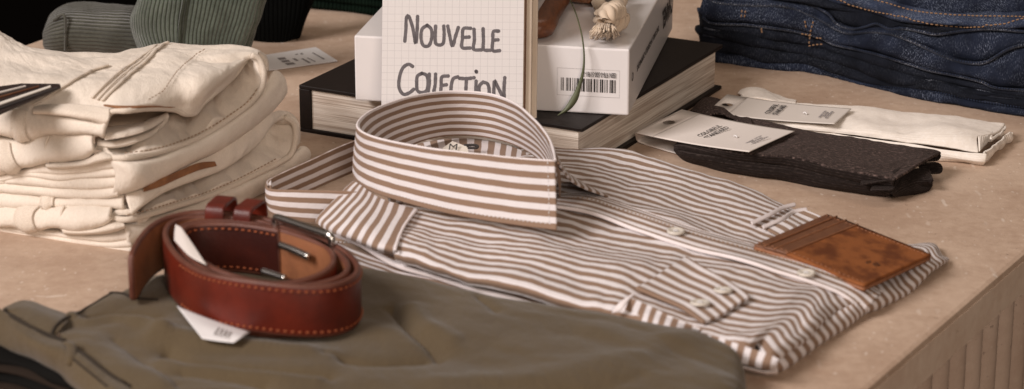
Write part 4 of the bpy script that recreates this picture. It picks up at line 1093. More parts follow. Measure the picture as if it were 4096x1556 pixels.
def sock_white():
    t = thing('folded_socks', 'cream white ribbed socks folded flat behind the charcoal socks', 'socks', P(3500, 520, 0), 'socks in card sleeves')
    far = zp(ZL, [(-470, 165, .8), (-300, 180, .9), (0, 215, 1.1), (420, 252, 1.2), (560, 258, 1.2), (800, 288, 1.2), (1000, 308, 1.2), (1200, 328, 1.15), (1400, 360, 1.1), (1610, 392, 1.0)])
    mid = zp(ZL, [(-470, 230, 1.2), (-300, 250, 1.3), (0, 300, 1.4), (420, 335, 1.5), (700, 365, 1.45), (900, 380, 1.4), (1100, 380, 1.5), (1300, 400, 1.45), (1450, 430, 1.3), (1550, 450, 1.15)])
    mid2 = zp(ZL, [(-470, 290, 1.2), (-300, 320, 1.3), (0, 375, 1.3), (300, 400, 1.35), (600, 425, 1.4), (850, 460, 1.3), (1000, 450, 1.55), (1200, 445, 1.65), (1350, 455, 1.55), (1450, 470, 1.4)])
    near = zp(ZL, [(-470, 325, 1.1), (-300, 350, 1.2), (0, 400, 1.25), (300, 430, 1.25), (600, 465, 1.25), (850, 480, 1.25), (1000, 495, 1.35), (1200, 500, 1.45), (1330, 490, 1.5), (1396, 474, 1.5)])
    n2_ = zp(ZL, [(-470, 345, .95), (-300, 375, 1.0), (0, 425, 1.05), (300, 455, 1.05), (600, 495, 1.0), (850, 530, 1.0), (1000, 550, 1.0), (1200, 575, .95), (1330, 595, .9), (1400, 602, .9)])
    loft('upper_sock', [far, mid, mid2, near, n2_], M['sock_white'], t, 100, 32, .0018, wr=[(1.8, .3, .5, 100), (.6, 1.4, 1.4, 101)])
    l0 = zp(ZL, [(-300, 380, .9), (0, 430, .95), (300, 465, .95), (600, 505, .95), (900, 545, .95), (1100, 580, .95), (1300, 605, .9), (1400, 612, .9), (1466, 618, .85)])
    l1 = zp(ZL, [(-300, 405, .6), (0, 455, .6), (300, 500, .6), (600, 550, .6), (900, 590, .6), (1100, 622, .6), (1300, 655, .55), (1400, 665, .55), (1455, 668, .5)])
    l2_ = zp(ZL, [(-300, 440, .08), (0, 490, .08), (300, 545, .08), (600, 600, .08), (900, 645, .08), (1100, 668, .08), (1290, 672, .08), (1390, 692, .08), (1442, 697, .08)])
    loft('lower_sock', [l0, l1, l2_], M['sock_white'], t, 90, 12, .0018, wr=[(1.2, .4, .8, 102)])
    e1_ = zp(ZL, [(1396, 474, 1.5), (1440, 480, 1.35), (1505, 440, 1.3), (1498, 500, 1.15), (1560, 460, 1.1), (1612, 392, 1.05)])
    e2_ = zp(ZL, [(1403, 604, .85), (1430, 570, .85), (1470, 520, .85), (1500, 506, .85), (1570, 470, .85), (1612, 412, .85)])
    loft('cuff', [e1_, e2_], M['white_cuff'], t, 50, 6, .0018, wr=[(1.2, 1.5, .5, 103)])
    f1 = zp(ZL, [(1440, 612, .9), (1475, 585, .95), (1520, 545, .9), (1570, 510, .85), (1610, 465, .85), (1650, 445, .8), (1664, 462, .7)])
    f2 = zp(ZL, [(1462, 640, .55), (1500, 610, .6), (1545, 570, .55), (1590, 530, .55), (1625, 500, .5), (1655, 490, .45), (1666, 480, .4)])
    f3 = zp(ZL, [(1445, 697, .08), (1470, 660, .1), (1510, 600, .1), (1560, 570, .1), (1610, 535, .1), (1640, 520, .1), (1660, 500, .1)])
    loft('cuff', [f1, f2, f3], M['white_cuff'], t, 50, 10, .0018, wr=[(2.2, 1.6, .3, 104)])
    hl = [[(885, 150, .1), (910, 120, .2), (970, 100, .3), (1060, 108, .35), (1170, 148, .35), (1250, 182, .4), (1350, 200, .5)], [(910, 160, .7), (940, 138, .8), (990, 120, .9), (1060, 128, .9), (1150, 165, .9), (1230, 195, .9), (1340, 212, 1.0)],
          [(960, 200, .9), (980, 190, 1.0), (1020, 180, 1.1), (1080, 190, 1.1), (1150, 205, 1.1), (1230, 220, 1.1), (1340, 240, 1.1)]]
    loft('heel', [zp(ZK, r_) for r_ in hl], M['sock_white'], t, 50, 14, .0015, wr=[(.8, .8, .8, 105)])
sock_white()
card('card_sleeve', 'dimmer white card on the cream socks behind the charcoal pair', [(800, 150, 1.65), (1772, 264, 1.8), (1640, 382, 1.8), (640, 290, 1.65)], 1.6, 'ink',
     [('COLORFUL', .439, .517, .50), ('STANDARD', .503, .51, .51), ('ORGANIC COTTON', .845, .47, .36), ('PREWASHED', .873, .47, .24), ('MADE IN PORTUGAL', .90, .46, .38)], hole=(.085, .50), dim='card_dim')

# ------------------------------------------------------------------ lower shirt (second one, under the top shirt)
sh2 = thing('folded_shirt', 'second brown striped shirt lying under the buttoned one, its collar at the left', 'shirt', P(1500, 1060, 0), 'striped shirts')
b_rows = [[(1180, 900, .9), (1300, 945, .9), (1450, 1010, .9), (1650, 1075, .8), (1950, 1150, .8), (2300, 1250, .8)],
          [(1180, 960, .9), (1300, 995, .95), (1450, 1055, .95), (1650, 1115, .9), (1950, 1185, .8), (2300, 1280, .8)],
          [(1180, 1080, .7), (1300, 1090, .75), (1450, 1120, .8), (1650, 1160, .8), (1950, 1220, .7), (2300, 1300, .6)],
          [(1180, 1150, .3), (1300, 1150, .3), (1450, 1170, .3), (1650, 1210, .3), (1950, 1260, .3), (2300, 1340, .3)]]
loft('body', [zp(FULL, r_) for r_ in b_rows], M['shirt_lower'], sh2, 70, 30, .0015, wr=[(2.0, .25, .4, 110), (.8, .8, 1, 111)])
HC = 1.2
def c2(x, y, h): return P(ZM[0] + x * ZM[2], ZM[1] + y * ZM[2], h)
# near face of its collar and the inner band going back to the right
out_top = [c2(330, 265, 3.1), c2(230, 310, 3.0), c2(140, 350, 2.95), c2(108, 385, 2.9), c2(120, 412, 2.95), c2(170, 420, 3.05), c2(280, 422, 3.2), c2(420, 425, 3.3), c2(600, 430, 3.4), c2(700, 435, 3.4)]
out_mid = [c2(330, 360, 2.6), c2(230, 410, 2.6), c2(140, 445, 2.6), c2(106, 470, 2.0), c2(125, 500, 2.0), c2(190, 515, 2.1), c2(300, 525, 2.15), c2(420, 530, 2.2), c2(600, 540, 2.2), c2(700, 545, 2.2)]
out_bot = [c2(330, 455, 1.0), c2(230, 500, 1.0), c2(150, 540, 1.0), c2(122, 560, 1.0), c2(150, 590, 1.0), c2(220, 615, 1.0), c2(320, 630, 1.0), c2(430, 640, 1.0), c2(600, 650, 1.0), c2(700, 655, 1.0)]
in_top = [c2(118, 395, 2.9), c2(112, 365, 2.95), c2(150, 340, 3.0), c2(250, 292, 3.1), c2(400, 225, 3.25), c2(560, 150, 3.4), c2(690, 98, 3.5), c2(800, 60, 3.5)]
in_bot = [c2(130, 560, 1.0), c2(140, 540, 1.0), c2(180, 520, 1.0), c2(280, 480, 1.0), c2(430, 415, 1.0), c2(590, 345, 1.0), c2(710, 295, 1.0), c2(820, 260, 1.0)]
loft('collar_leaf', [out_top[2:], out_mid[2:], out_bot[2:]], M['shirt_collar'], sh2, 70, 24, .0014, uvshift=(0, .0015))
in_mid = [a_.lerp(b_, .5) for a_, b_ in zip(in_top, in_bot)]
loft('collar_band', [in_top, in_mid, in_bot], M['shirt_band'], sh2, 70, 20, .0014, uvshift=(0, .001))
dashes('stitching', [c2(560, 762, 1.05), c2(640, 766, 1.05), c2(690, 768, 1.05)], M['white_thread'], sh2, .0025, .0015, .0004)

# ------------------------------------------------------------------ the top striped shirt
sh = thing('folded_shirt', 'folded brown and white striped shirt with standing collar and pearl buttons', 'shirt', P(2500, 1000, 0), 'striped shirts')
# columns run collar -> hem, rows run near -> far; the last columns roll over the hem
near_r = [(1585, 1040, 1.9), (1760, 1095, 1.9), (1949, 1150, 1.9), (2331, 1245, 1.8), (2560, 1300, 1.8), (2838, 1372, 1.7), (2990, 1420, 1.6)]
r_0 = [(1578, 1014, 2.4), (1735, 1066, 2.4), (1949, 1125, 2.4), (2331, 1222, 2.3), (2560, 1270, 2.2), (2838, 1338, 2.1), (2990, 1380, 2.05)]
r_1 = [(1600, 960, 2.7), (1780, 1010, 2.7), (2000, 1058, 2.6), (2331, 1135, 2.6), (2560, 1205, 2.5), (2838, 1285, 2.25), (3020, 1325, 2.15)]
r_2 = [(1590, 885, 2.85), (1840, 935, 2.9), (2080, 985, 2.9), (2400, 1045, 2.8), (2640, 1115, 2.6), (2880, 1180, 2.4), (3080, 1235, 2.2)]
r_3 = [(1610, 815, 2.85), (1920, 860, 2.9), (2150, 900, 3.0), (2450, 960, 2.8), (2700, 1020, 2.6), (2950, 1085, 2.4), (3180, 1150, 2.1)]
r_4 = [(1640, 750, 2.8), (1980, 800, 2.9), (2220, 830, 2.9), (2500, 888, 2.6), (2760, 950, 2.4), (3010, 1030, 2.1), (3270, 1112, 1.75)]
r_5 = [(1700, 690, 2.75), (2060, 735, 2.8), (2290, 755, 2.7), (2560, 815, 2.5), (2820, 890, 2.2), (3080, 975, 1.9), (3370, 1070, 1.45)]
r_6 = [(1960, 650, 2.6), (2150, 650, 2.6), (2380, 670, 2.5), (2640, 735, 2.3), (2910, 825, 2.0), (3180, 920, 1.65), (3480, 1020, 1.1)]
r_7 = [(2060, 585, 2.2), (2230, 565, 2.2), (2460, 595, 2.1), (2720, 680, 1.9), (2975, 752, 1.7), (3245, 868, 1.45), (3560, 978, .9)]
far_r = [(2060, 595, 1.2), (2230, 580, 1.2), (2455, 606, 1.2), (2715, 688, 1.0), (2968, 765, .9), (3240, 880, .8), (3545, 985, .5)]
rowsT = [zp(FULL, r_) for r_ in (near_r, r_0, r_1, r_2, r_3, r_4, r_5, r_6, r_7, far_r)]
# hem roll: lowest visible pixel of each row, its height and the thickness of the roll
hem = [(3085, 1452, 1.1, .4), (3112, 1438, 1.1, .7), (3186, 1392, 1.05, .75), (3268, 1318, 1.0, .75), (3350, 1252, .7, .85), (3478, 1252, .03, 1.05), (3600, 1188, .0, .95), (3705, 1122, .0, .75), (3775, 1070, .0, .62), (3792, 1048, .0, .36)]
for r_, (hx, hy, h0, th_) in zip(rowsT, hem):
    r_.append(P(hx - 62, hy - 62 - 26 * th_, h0 + th_ + .08)); r_.append(P(hx - 22, hy - 48 * th_, h0 + th_ * .93))
    r_.append(P(hx + 1, hy - 22 * th_, h0 + th_ * .5)); r_.append(P(hx - 5, hy - 2, h0 + .03)); r_.append(P(hx - 40, hy - 8, h0 + .03))
front = loft('front_panel', rowsT, M['shirt'], sh, 170, 120, .0011, aligned=True, zwr=[(4.2, .10, .20, 120), (2.6, .20, .14, 121), (1.6, .34, .5, 122), (.8, .8, .6, 123), (.35, 1.7, 1.3, 124)], sub=0)
# back of the shirt, one layer below, sticking out at the hem and along the near side
lower = [[(1300, 920, .9), (1444, 975, 1.0), (1588, 1058, 1.1), (1949, 1170, 1.1), (2331, 1270, 1.0), (2838, 1400, .8)],
         [(1330, 905, 1.6), (1460, 960, 1.6), (1600, 1038, 1.6), (1960, 1148, 1.5), (2340, 1245, 1.4), (2840, 1370, 1.2)],
         [(1400, 900, 1.7), (1560, 950, 1.7), (1700, 1010, 1.7), (2050, 1100, 1.6), (2440, 1190, 1.5), (2940, 1310, 1.1)],
         [(1500, 850, 1.6), (1700, 900, 1.6), (1900, 950, 1.6), (2200, 1020, 1.5), (2600, 1100, 1.4), (3100, 1220, 1.0)],
         [(1700, 780, 1.4), (1900, 800, 1.4), (2100, 840, 1.4), (2400, 900, 1.3), (2800, 1000, 1.2), (3200, 1120, .8)]]
rowsL = [zp(FULL, r_) for r_ in lower]
for r_, (hx, hy) in zip(rowsL, [(3098, 1492), (3128, 1484), (3250, 1400), (3395, 1302), (3490, 1240)]):
    th_ = 1.0
    r_.append(P(hx - 62, hy - 90, 1.0)); r_.append(P(hx - 20, hy - 46, .92)); r_.append(P(hx + 1, hy - 20, .5)); r_.append(P(hx - 5, hy - 2, .03)); r_.append(P(hx - 40, hy - 6, .03))
loft('back_panel', rowsL, M['shirt'], sh, 130, 50, .0012, aligned=True, zwr=[(1.5, .1, .3, 125)], sub=0)
# crisp folded edge along the near side
tube('side_fold', zp(FULL, [(1336, 932, 1.2), (1444, 975, 1.2), (1588, 1058, 1.25), (1733, 1101, 1.25), (1949, 1169, 1.2), (2201, 1228, 1.1), (2420, 1285, 1.0)]), .0026, M['shirt_white'], sh, n=80, k=10, flat=.8)

# shoulder yoke with stripes across
yk = [[(680, 370, 3.4), (630, 410, 3.2), (560, 480, 2.9), (490, 550, 2.4), (432, 612, 1.8), (425, 640, 1.5)],
      [(760, 420, 3.4), (720, 490, 3.3), (660, 560, 3.1), (600, 630, 2.8), (545, 680, 2.3), (540, 705, 1.9)],
      [(870, 490, 3.3), (840, 550, 3.3), (800, 620, 3.2), (750, 690, 3.0), (720, 745, 2.6), (712, 770, 2.1)],
      [(1000, 530, 3.2), (980, 580, 3.2), (940, 650, 3.2), (900, 730, 3.0), (862, 800, 2.7), (858, 830, 2.1)],
      [(1085, 550, 3.1), (1050, 595, 3.1), (1005, 660, 3.1), (970, 735, 2.95), (948, 815, 2.7), (955, 850, 2.2)]]
loft('yoke', [zp(ZM, r_) for r_ in yk], M['shirt_yoke'], sh, 50, 50, .0013, wr=[(1.2, .3, .3, 128)])
tube('yoke_seam', zp(ZM, [(1088, 552, 3.2), (1050, 597, 3.2), (1005, 662, 3.2), (970, 737, 3.05), (946, 817, 2.8)]), .0009, M['shirt_white'], sh, n=40, k=6)

# collar: outer leaf near side, fold rim, inner stand
def c5(x, y, h): return P(Z5[0] + x * Z5[2], Z5[1] + y * Z5[2], h)
rim_near = [c5(700, 42, 6.4), c5(560, 88, 6.6), c5(492, 128, 6.75), c5(466, 165, 6.8), c5(490, 195, 6.85), c5(560, 222, 6.9), c5(760, 262, 7.0), c5(1000, 292, 7.1), c5(1200, 312, 7.1), c5(1328, 320, 7.1)]
mid_near = [c5(700, 150, 4.7), c5(560, 190, 4.8), c5(480, 225, 4.9), c5(456, 265, 4.95), c5(480, 310, 5.0), c5(560, 345, 5.1), c5(760, 395, 5.2), c5(1000, 440, 5.25), c5(1200, 465, 5.3), c5(1332, 475, 5.3)]
bot_near = [c5(700, 250, 2.9), c5(560, 290, 2.9), c5(475, 335, 2.95), c5(450, 380, 3.15), c5(472, 420, 3.25), c5(550, 462, 3.35), c5(760, 525, 3.45), c5(1000, 575, 3.5), c5(1200, 605, 3.55), c5(1336, 622, 3.6)]
leaf_near = loft('collar_leaf', [rim_near[2:], mid_near[2:], bot_near[2:]], M['shirt_collar'], sh, 110, 30, .0016, wr=[(1.8, .18, .35, 130), (.5, .7, .5, 131)])
rim_back = [c5(1328, 318, 7.1), c5(1318, 265, 6.9), c5(1290, 205, 6.7), c5(1230, 135, 6.45), c5(1150, 70, 6.25), c5(1050, 32, 6.1), c5(950, 20, 6.1), c5(850, 20, 6.15), c5(700, 42, 6.4), c5(560, 88, 6.6), c5(492, 128, 6.75), c5(466, 165, 6.8), c5(490, 195, 6.85), c5(560, 222, 6.9)]
stand_bot = [c5(1325, 520, 2.6), c5(1310, 400, 2.7), c5(1270, 322, 2.7), c5(1220, 285, 2.7), c5(1120, 240, 2.7), c5(1030, 218, 2.7), c5(950, 210, 2.7), c5(860, 212, 2.7), c5(760, 232, 2.8), c5(660, 270, 2.8), c5(600, 310, 2.9), c5(560, 350, 2.9), c5(570, 385, 2.9), c5(620, 410, 2.9)]
stand_mid = [a_.lerp(b_, .52) + Vector((0, 0, .0)) for a_, b_ in zip(rim_back, stand_bot)]
loft('collar_stand', [rim_back, stand_mid, stand_bot], M['shirt_band'], sh, 120, 30, .0014, wr=[(.9, .25, .4, 131)])
tube('collar_rim', [p + Vector((0, 0, .0002)) for p in rim_back[:11]] + rim_near[3:], .0008, M['shirt_white'], sh, n=160, k=8)
dashes('stitching', drape(leaf_near, Z5, dense([(480, 402), (550, 436), (760, 500), (1000, 552), (1200, 582), (1320, 596)], 40), .0001), M['white_thread'], sh, .0028, .0016, .00028)
dashes('stitching', drape(leaf_near, Z5, dense([(1296, 325), (1300, 450), (1303, 600)], 20), .0001), M['white_thread'], sh, .0028, .0016, .00028)
# the far collar point seen nearly edge on
fl0 = [c5(1240, 150, 6.4), c5(1300, 230, 6.8), c5(1325, 290, 7.0), c5(1340, 330, 7.0)]
fl1 = [c5(1330, 330, 4.0), c5(1375, 370, 4.6), c5(1400, 395, 4.8), c5(1415, 420, 4.6)]
fl2 = [c5(1450, 420, 2.3), c5(1520, 460, 2.5), c5(1560, 475, 2.6), c5(1580, 486, 2.5)]
loft('collar_leaf', [fl0, fl1, fl2], M['shirt_collar'], sh, 30, 30, .0016)
# button stand closing the neck
loft('neck_tab', [[c5(1322, 330, 6.8), c5(1332, 380, 5.6), c5(1345, 440, 4.2), c5(1340, 490, 3.0)], [c5(1340, 335, 6.7), c5(1352, 390, 5.4), c5(1352, 450, 4.0), c5(1350, 495, 2.9)]], M['shirt_lower'], sh, 20, 6, .0016)
# inner yoke with size label and pin
iy = [[c5(600, 330, 2.3), c5(700, 255, 2.3), c5(850, 225, 2.3), c5(1000, 225, 2.3), c5(1150, 260, 2.3), c5(1280, 330, 2.3)], [c5(600, 400, 2.6), c5(750, 340, 2.6), c5(900, 330, 2.6), c5(1050, 340, 2.6), c5(1200, 370, 2.6), c5(1300, 400, 2.6)], [c5(600, 500, 2.6), c5(750, 500, 2.7), c5(900, 500, 2.7), c5(1050, 500, 2.7), c5(1200, 500, 2.7), c5(1300, 500, 2.6)]]
loft('inner_yoke', iy, M['shirt_cuff'], sh, 50, 20, .001)
lb = [c5(838, 268, 2.75), c5(880, 238, 3.1), c5(945, 262, 3.0), c5(950, 285, 2.75), c5(850, 300, 2.75)]
lab = slab('size_label', lb, (0, 0, .0008), M['label'], sh, 0)
text('size_letter', 'M', .0085, c5(884, 262, 3.12), Vector((1, -.1, 0)), Vector((.2, 1, .5)), M['ink'], lab, lift=.0006)
tube('label_pin', [c5(930, 252, 3.1), c5(970, 250, 3.1), c5(990, 254, 3.05), c5(988, 262, 3.0), c5(940, 262, 3.0)], .0009, M['ink'], sh, n=24, k=6)

# button placket
pk_u = [(2225, 790, 3.35), (2357, 786, 3.25), (2444, 817, 3.0), (2562, 852, 2.85), (2664, 888, 2.75), (2766, 924, 2.6), (2900, 962, 2.45), (3040, 1000, 2.3), (3174, 1041, 2.1), (3330, 1096, 1.85), (3470, 1150, 1.55), (3520, 1178, 1.2)]
pk_l = [(2225, 840, 3.3), (2357, 870, 3.2), (2475, 909, 3.05), (2613, 955, 2.9), (2715, 990, 2.8), (2825, 1023, 2.65), (2930, 1052, 2.5), (3026, 1078, 2.4), (3180, 1122, 2.2), (3332, 1174, 1.95), (3410, 1212, 1.65), (3440, 1245, 1.2)]
dU, dL = dense(pk_u), dense(pk_l)
U = drape(front, FULL, dU, .0010); L_ = drape(front, FULL, dL, .0012)
Q1 = drape(front, FULL, [(a_[0] * .7 + b_[0] * .3, a_[1] * .7 + b_[1] * .3) for a_, b_ in zip(dU, dL)], .0022)
Q2 = drape(front, FULL, [(a_[0] * .3 + b_[0] * .7, a_[1] * .3 + b_[1] * .7) for a_, b_ in zip(dU, dL)], .0024)
def smooth3(l):
    return [l[0]] + [(l[i - 1] + l[i] * 2 + l[i + 1]) / 4 for i in range(1, len(l) - 1)] + [l[-1]]
U, L_, Q1, Q2 = [smooth3(x) for x in (U, L_, Q1, Q2)]
L_ = [p + Vector((0, 0, .0012 * max(0, math.sin(i * .55)))) for i, p in enumerate(L_)]
placket = loft('placket', [U, Q1, Q2, L_], striped('placket poplin', 'v', .0078, .25), sh, 110, 16, .0014, aligned=True, sub=0)
tube('placket_edge', [p + Vector((0, 0, .0004)) for p in L_], .0013, M['shirt_white'], sh, n=90, k=8)
tube('placket_edge', [p + Vector((0, 0, .0003)) for p in U], .0007, M['shirt_white'], sh, n=90, k=8)
def between_lines(f, up): return drape(placket, FULL, [(a_[0] * (1 - f) + b_[0] * f, a_[1] * (1 - f) + b_[1] * f) for a_, b_ in zip(dU, dL)], up)
dashes('stitching', between_lines(.17, .0004), M['thread'], sh, .0030, .0016, .00035)
dashes('stitching', between_lines(.83, .0004), M['thread'], sh, .0030, .0016, .00035)

def button(px, py, h, r, tilt=(0, 0)):
    c = drape(h, FULL, [(px, py)], .0004)[0]; bm = bmesh.new()
    prof = [(0, .0010), (.35, .0011), (.62, .0013), (.80, .0020), (.93, .0019), (1.0, .0010), (.92, 0), (0, 0)]
    rings = []; K = 28
    for (rr, z) in prof:
        if rr == 0: rings.append([bm.verts.new(c + Vector((0, 0, z)))])
        else: rings.append([bm.verts.new(c + Vector((math.cos(2 * math.pi * k / K) * r * rr, math.sin(2 * math.pi * k / K) * r * rr, z + tilt[0] * math.cos(2 * math.pi * k / K) * r * rr + tilt[1] * math.sin(2 * math.pi * k / K) * r * rr))) for k in range(K)])
    for a_, b_ in zip(rings, rings[1:]):
        for k in range(K):
            if len(a_) == 1: bm.faces.new((a_[0], b_[k], b_[(k + 1) % K]))
            elif len(b_) == 1: bm.faces.new((a_[k], b_[0], a_[(k + 1) % K]))
            else: bm.faces.new((a_[k], b_[k], b_[(k + 1) % K], a_[(k + 1) % K]))
    bmesh.ops.recalc_face_normals(bm, faces=bm.faces)
    o = from_bm('button', bm, M['button'], sh, True)
    vs, fs = [], []
    for s in (-1, 1):
        for (dx, dy) in ((s * .22, .22), ):
            pass
    tube('button_thread', [c + Vector((-.2 * r, -.2 * r, .0013)), c + Vector((0, 0, .0017)), c + Vector((.2 * r, .2 * r, .0013))], .0005, M['white_thread'], o, n=8, k=6)
    tube('button_thread', [c + Vector((-.2 * r, .2 * r, .0013)), c + Vector((0, 0, .0018)), c + Vector((.2 * r, -.2 * r, .0013))], .0005, M['white_thread'], o, n=8, k=6)
button(2703, 938, placket, .0056); button(3224, 1104, placket, .0055)

# near cuff lying on the front
cf = [[(540, 362, 3.1), (650, 300, 3.15), (760, 232, 3.1), (880, 166, 2.95)],
      [(700, 430, 3.1), (800, 370, 3.2), (910, 305, 3.15), (1010, 240, 2.95)],
      [(850, 500, 3.0), (960, 440, 3.1), (1060, 375, 3.05), (1160, 320, 2.85)],
      [(950, 560, 2.85), (1060, 500, 2.95), (1160, 440, 2.9), (1260, 395, 2.7)],
      [(990, 588, 2.5), (1100, 535, 2.6), (1200, 475, 2.55), (1292, 428, 2.4)]]
rc = [drape(front, ZI, [(x, y) for x, y, h in r_], .0030) for r_ in cf]
rc = [list(r_) for r_ in zip(*rc)]     # rows along the stripes
cuff = loft('cuff', rc, M['shirt_sleeve'], sh, 60, 40, .0022, zwr=[(1.6, .3, .3, 140)])
loft('cuff_edge', [zp(ZI, [(395, 490, 2.4), (430, 440, 2.8), (490, 392, 3.05), (540, 364, 3.1)]), zp(ZI, [(455, 480, 2.5), (470, 455, 2.75), (505, 410, 3.0), (545, 372, 3.1)])], M['shirt_white'], sh, 24, 6, .0012)
side = [[(505, 385, 3.05), (620, 430, 3.0), (740, 490, 2.95), (860, 545, 2.85), (985, 595, 2.6)], [(470, 460, 2.4), (600, 500, 2.35), (720, 555, 2.3), (850, 605, 2.2), (970, 630, 2.1)], [(450, 560, 1.6), (590, 610, 1.6), (720, 660, 1.5), (850, 700, 1.4), (970, 720, 1.3)]]
loft('cuff_side', [zp(ZI, r_) for r_ in side], M['shirt_cuff'], sh, 60, 14, .0014)
side2 = [[(1020, 628, 2.25), (1100, 645, 2.2), (1200, 680, 2.15), (1320, 722, 2.1), (1420, 752, 2.05), (1478, 790, 1.9)], [(1010, 680, 1.9), (1100, 700, 1.85), (1200, 735, 1.75), (1300, 775, 1.65), (1400, 812, 1.55), (1470, 825, 1.45)], [(1000, 740, 1.4), (1100, 765, 1.35), (1200, 800, 1.2), (1290, 825, 1.1), (1390, 850, 1.0), (1462, 852, .95)]]
loft('hem_side', [zp(ZI, r_) for r_ in side2], M['shirt_cuff'], sh, 60, 14, .0014)
loft('hem_lining', [zp(ZI, [(1200, 820, .9), (1300, 845, .8), (1400, 868, .7), (1470, 860, .8)]), zp(ZI, [(1210, 840, .4), (1300, 865, .25), (1400, 884, .2), (1475, 880, .3)])], M['shirt_white'], sh, 24, 6, .001)
button(ZI[0] + 968 * ZI[2], ZI[1] + 448 * ZI[2], cuff, .0058, (0, -.12)); button(ZI[0] + 1118 * ZI[2], ZI[1] + 366 * ZI[2], cuff, .0055, (0, -.12))

# far sleeve: two pale binding strips and a cross striped cuff
fcs = [[(640, 85, 1.75), (560, 130, 1.9), (450, 195, 2.1), (330, 262, 2.3)], [(745, 128, 1.75), (640, 180, 1.95), (520, 240, 2.15), (400, 300, 2.3)], [(850, 190, 1.6), (720, 250, 1.85), (600, 300, 2.1), (480, 360, 2.2)]]
loft('far_cuff', [drape(front, ZS, [(x, y) for x, y, h in r_], .0016) for r_ in fcs], M['shirt_cuff'], sh, 50, 20, .0016)
for pts in ([(545, 26), (450, 80), (340, 140), (195, 208)], [(636, 64), (540, 112), (430, 175), (285, 240)]):
    a_ = drape(front, ZS, [(x, y) for x, y in pts], .0022); b_ = drape(front, ZS, [(x + 12, y + 22) for x, y in pts], .0022); m_ = [p.lerp(q_, .5) + Vector((0, 0, .0008)) for p, q_ in zip(a_, b_)]
    loft('sleeve_binding', [a_, m_, b_], M['binding'], sh, 50, 8, .0012)

# ------------------------------------------------------------------ tan card wallet on the shirt
hwl = [(225, 352, 2.85), (800, 108, 2.3), (1612, 432, 1.6), (1085, 662, 2.0)]
q = [P(ZS[0] + x * ZS[2], ZS[1] + y * ZS[2], h) for (x, y, h) in hwl]
wal = thing('leather_wallet', 'mottled tan leather card wallet lying on the striped shirt hem', 'wallet', q[3] - Vector((0, 0, .004)))
def wl(u, v, up=0.0):       # u from the slot end to the stitched end, v near -> far
    p = q[0].lerp(q[3], u).lerp(q[1].lerp(q[2], u), v)
    return p + Vector((0, 0, up + .0012 * math.sin(u * 5.0) * (1 - v)))
def wal_patch(name, u0, u1, up, mat, th, v0=0.0, v1=1.0):
    rows = [[wl(u0 + (u1 - u0) * i / 8, v0 + (v1 - v0) * j / 6, up) for i in range(9)] for j in range(7)]
    return loft(name, rows, mat, wal, 40, 24, th, sub=0)
wal_patch('back_leaf', 0, 1, -.0022, M['wallet_edge'], .0022)
wal_patch('front_leaf', .30, 1, .0, M['wallet'], .0016)
wal_patch('card_slot', .19, .305, .0002, M['wallet_strip'], .0016, .004, .996)
wal_patch('card_slot', .095, .20, -.0002, M['wallet_strip'], .0016, .004, .996)
wal_patch('card_slot', .0, .105, -.0007, M['wallet_strip'], .0014, .004, .996)
for uu in (.098, .19, .302): tube('slot_edge', [wl(uu, v / 6, .0011) for v in range(7)], .0005, M['wallet_edge'], wal, n=30, k=6)
dashes('stitching', [wl(u / 10 * .98 + .01, .045, .0011) for u in range(11)], M['wallet_edge'], wal, .0030, .0020, .0003)
dashes('stitching', [wl(u / 10 * .96 + .02, .95, .0009) for u in range(11)], M['wallet_edge'], wal, .0030, .0020, .0003)
for k, (du_, dv_) in enumerate(((.0, .0), (.05, .02), (.075, .01))):
    c = [wl(.78 + du_ + .012 * math.cos(t_ * .9), .42 + dv_ + .03 * math.sin(t_ * .9), .0010) for t_ in range(8)]
    tube('embossed_mark', c, .0002, M['holder'], wal, n=20, k=5)

# ------------------------------------------------------------------ olive trousers in front and black garment under them
tr = thing('olive_trousers', 'folded olive trousers in the foreground carrying the coiled belt', 'trousers', P(1200, 1500, 0))
HO = 2.4
back_row = [(288, 1268, 2.0), (380, 1215, 2.0), (439, 1178, 2.0), (484, 1172, 2.0), (600, 1110, 2.2), (800, 1085, 2.3), (1050, 1065, 2.3), (1250, 1072, 2.2), (1437, 1096, 2.0), (1700, 1146, 2.0), (1949, 1198, 2.0), (2200, 1232, 2.1), (2403, 1256, 2.25), (2700, 1312, 2.35), (2840, 1352, 2.3), (2925, 1400, 2.0)]
backdrop = [(x, y + 30, .3) for (x, y, h) in back_row]
row2 = [(260, 1300, 2.3), (380, 1270, 2.3), (500, 1240, 2.4), (640, 1210, 2.5), (850, 1180, 2.5), (1050, 1160, 2.5), (1250, 1160, 2.5), (1437, 1170, 2.5), (1700, 1200, 2.5), (1949, 1240, 2.5), (2200, 1270, 2.6), (2403, 1300, 2.6), (2680, 1360, 2.6), (2830, 1400, 2.5), (2945, 1450, 2.0)]
row3 = [(240, 1340, 2.4), (380, 1330, 2.5), (560, 1320, 2.5), (760, 1310, 2.5), (950, 1300, 2.5), (1150, 1300, 2.5), (1400, 1310, 2.5), (1650, 1330, 2.5), (1900, 1350, 2.6), (2150, 1370, 2.7), (2400, 1400, 2.7), (2650, 1440, 2.6), (2820, 1480, 2.5), (2950, 1530, 1.9)]
row4 = [(280, 1400, 2.4), (420, 1420, 2.5), (600, 1440, 2.5), (850, 1450, 2.5), (1100, 1450, 2.5), (1400, 1455, 2.5), (1700, 1465, 2.5), (2000, 1480, 2.6), (2300, 1500, 2.6), (2600, 1540, 2.5), (2800, 1580, 2.3), (2930, 1620, 1.6)]
row5 = [(420, 1560, 2.4), (600, 1600, 2.4), (850, 1610, 2.5), (1200, 1620, 2.5), (1600, 1620, 2.5), (2000, 1640, 2.5), (2400, 1660, 2.4), (2700, 1690, 2.2), (2880, 1720, 1.4)]
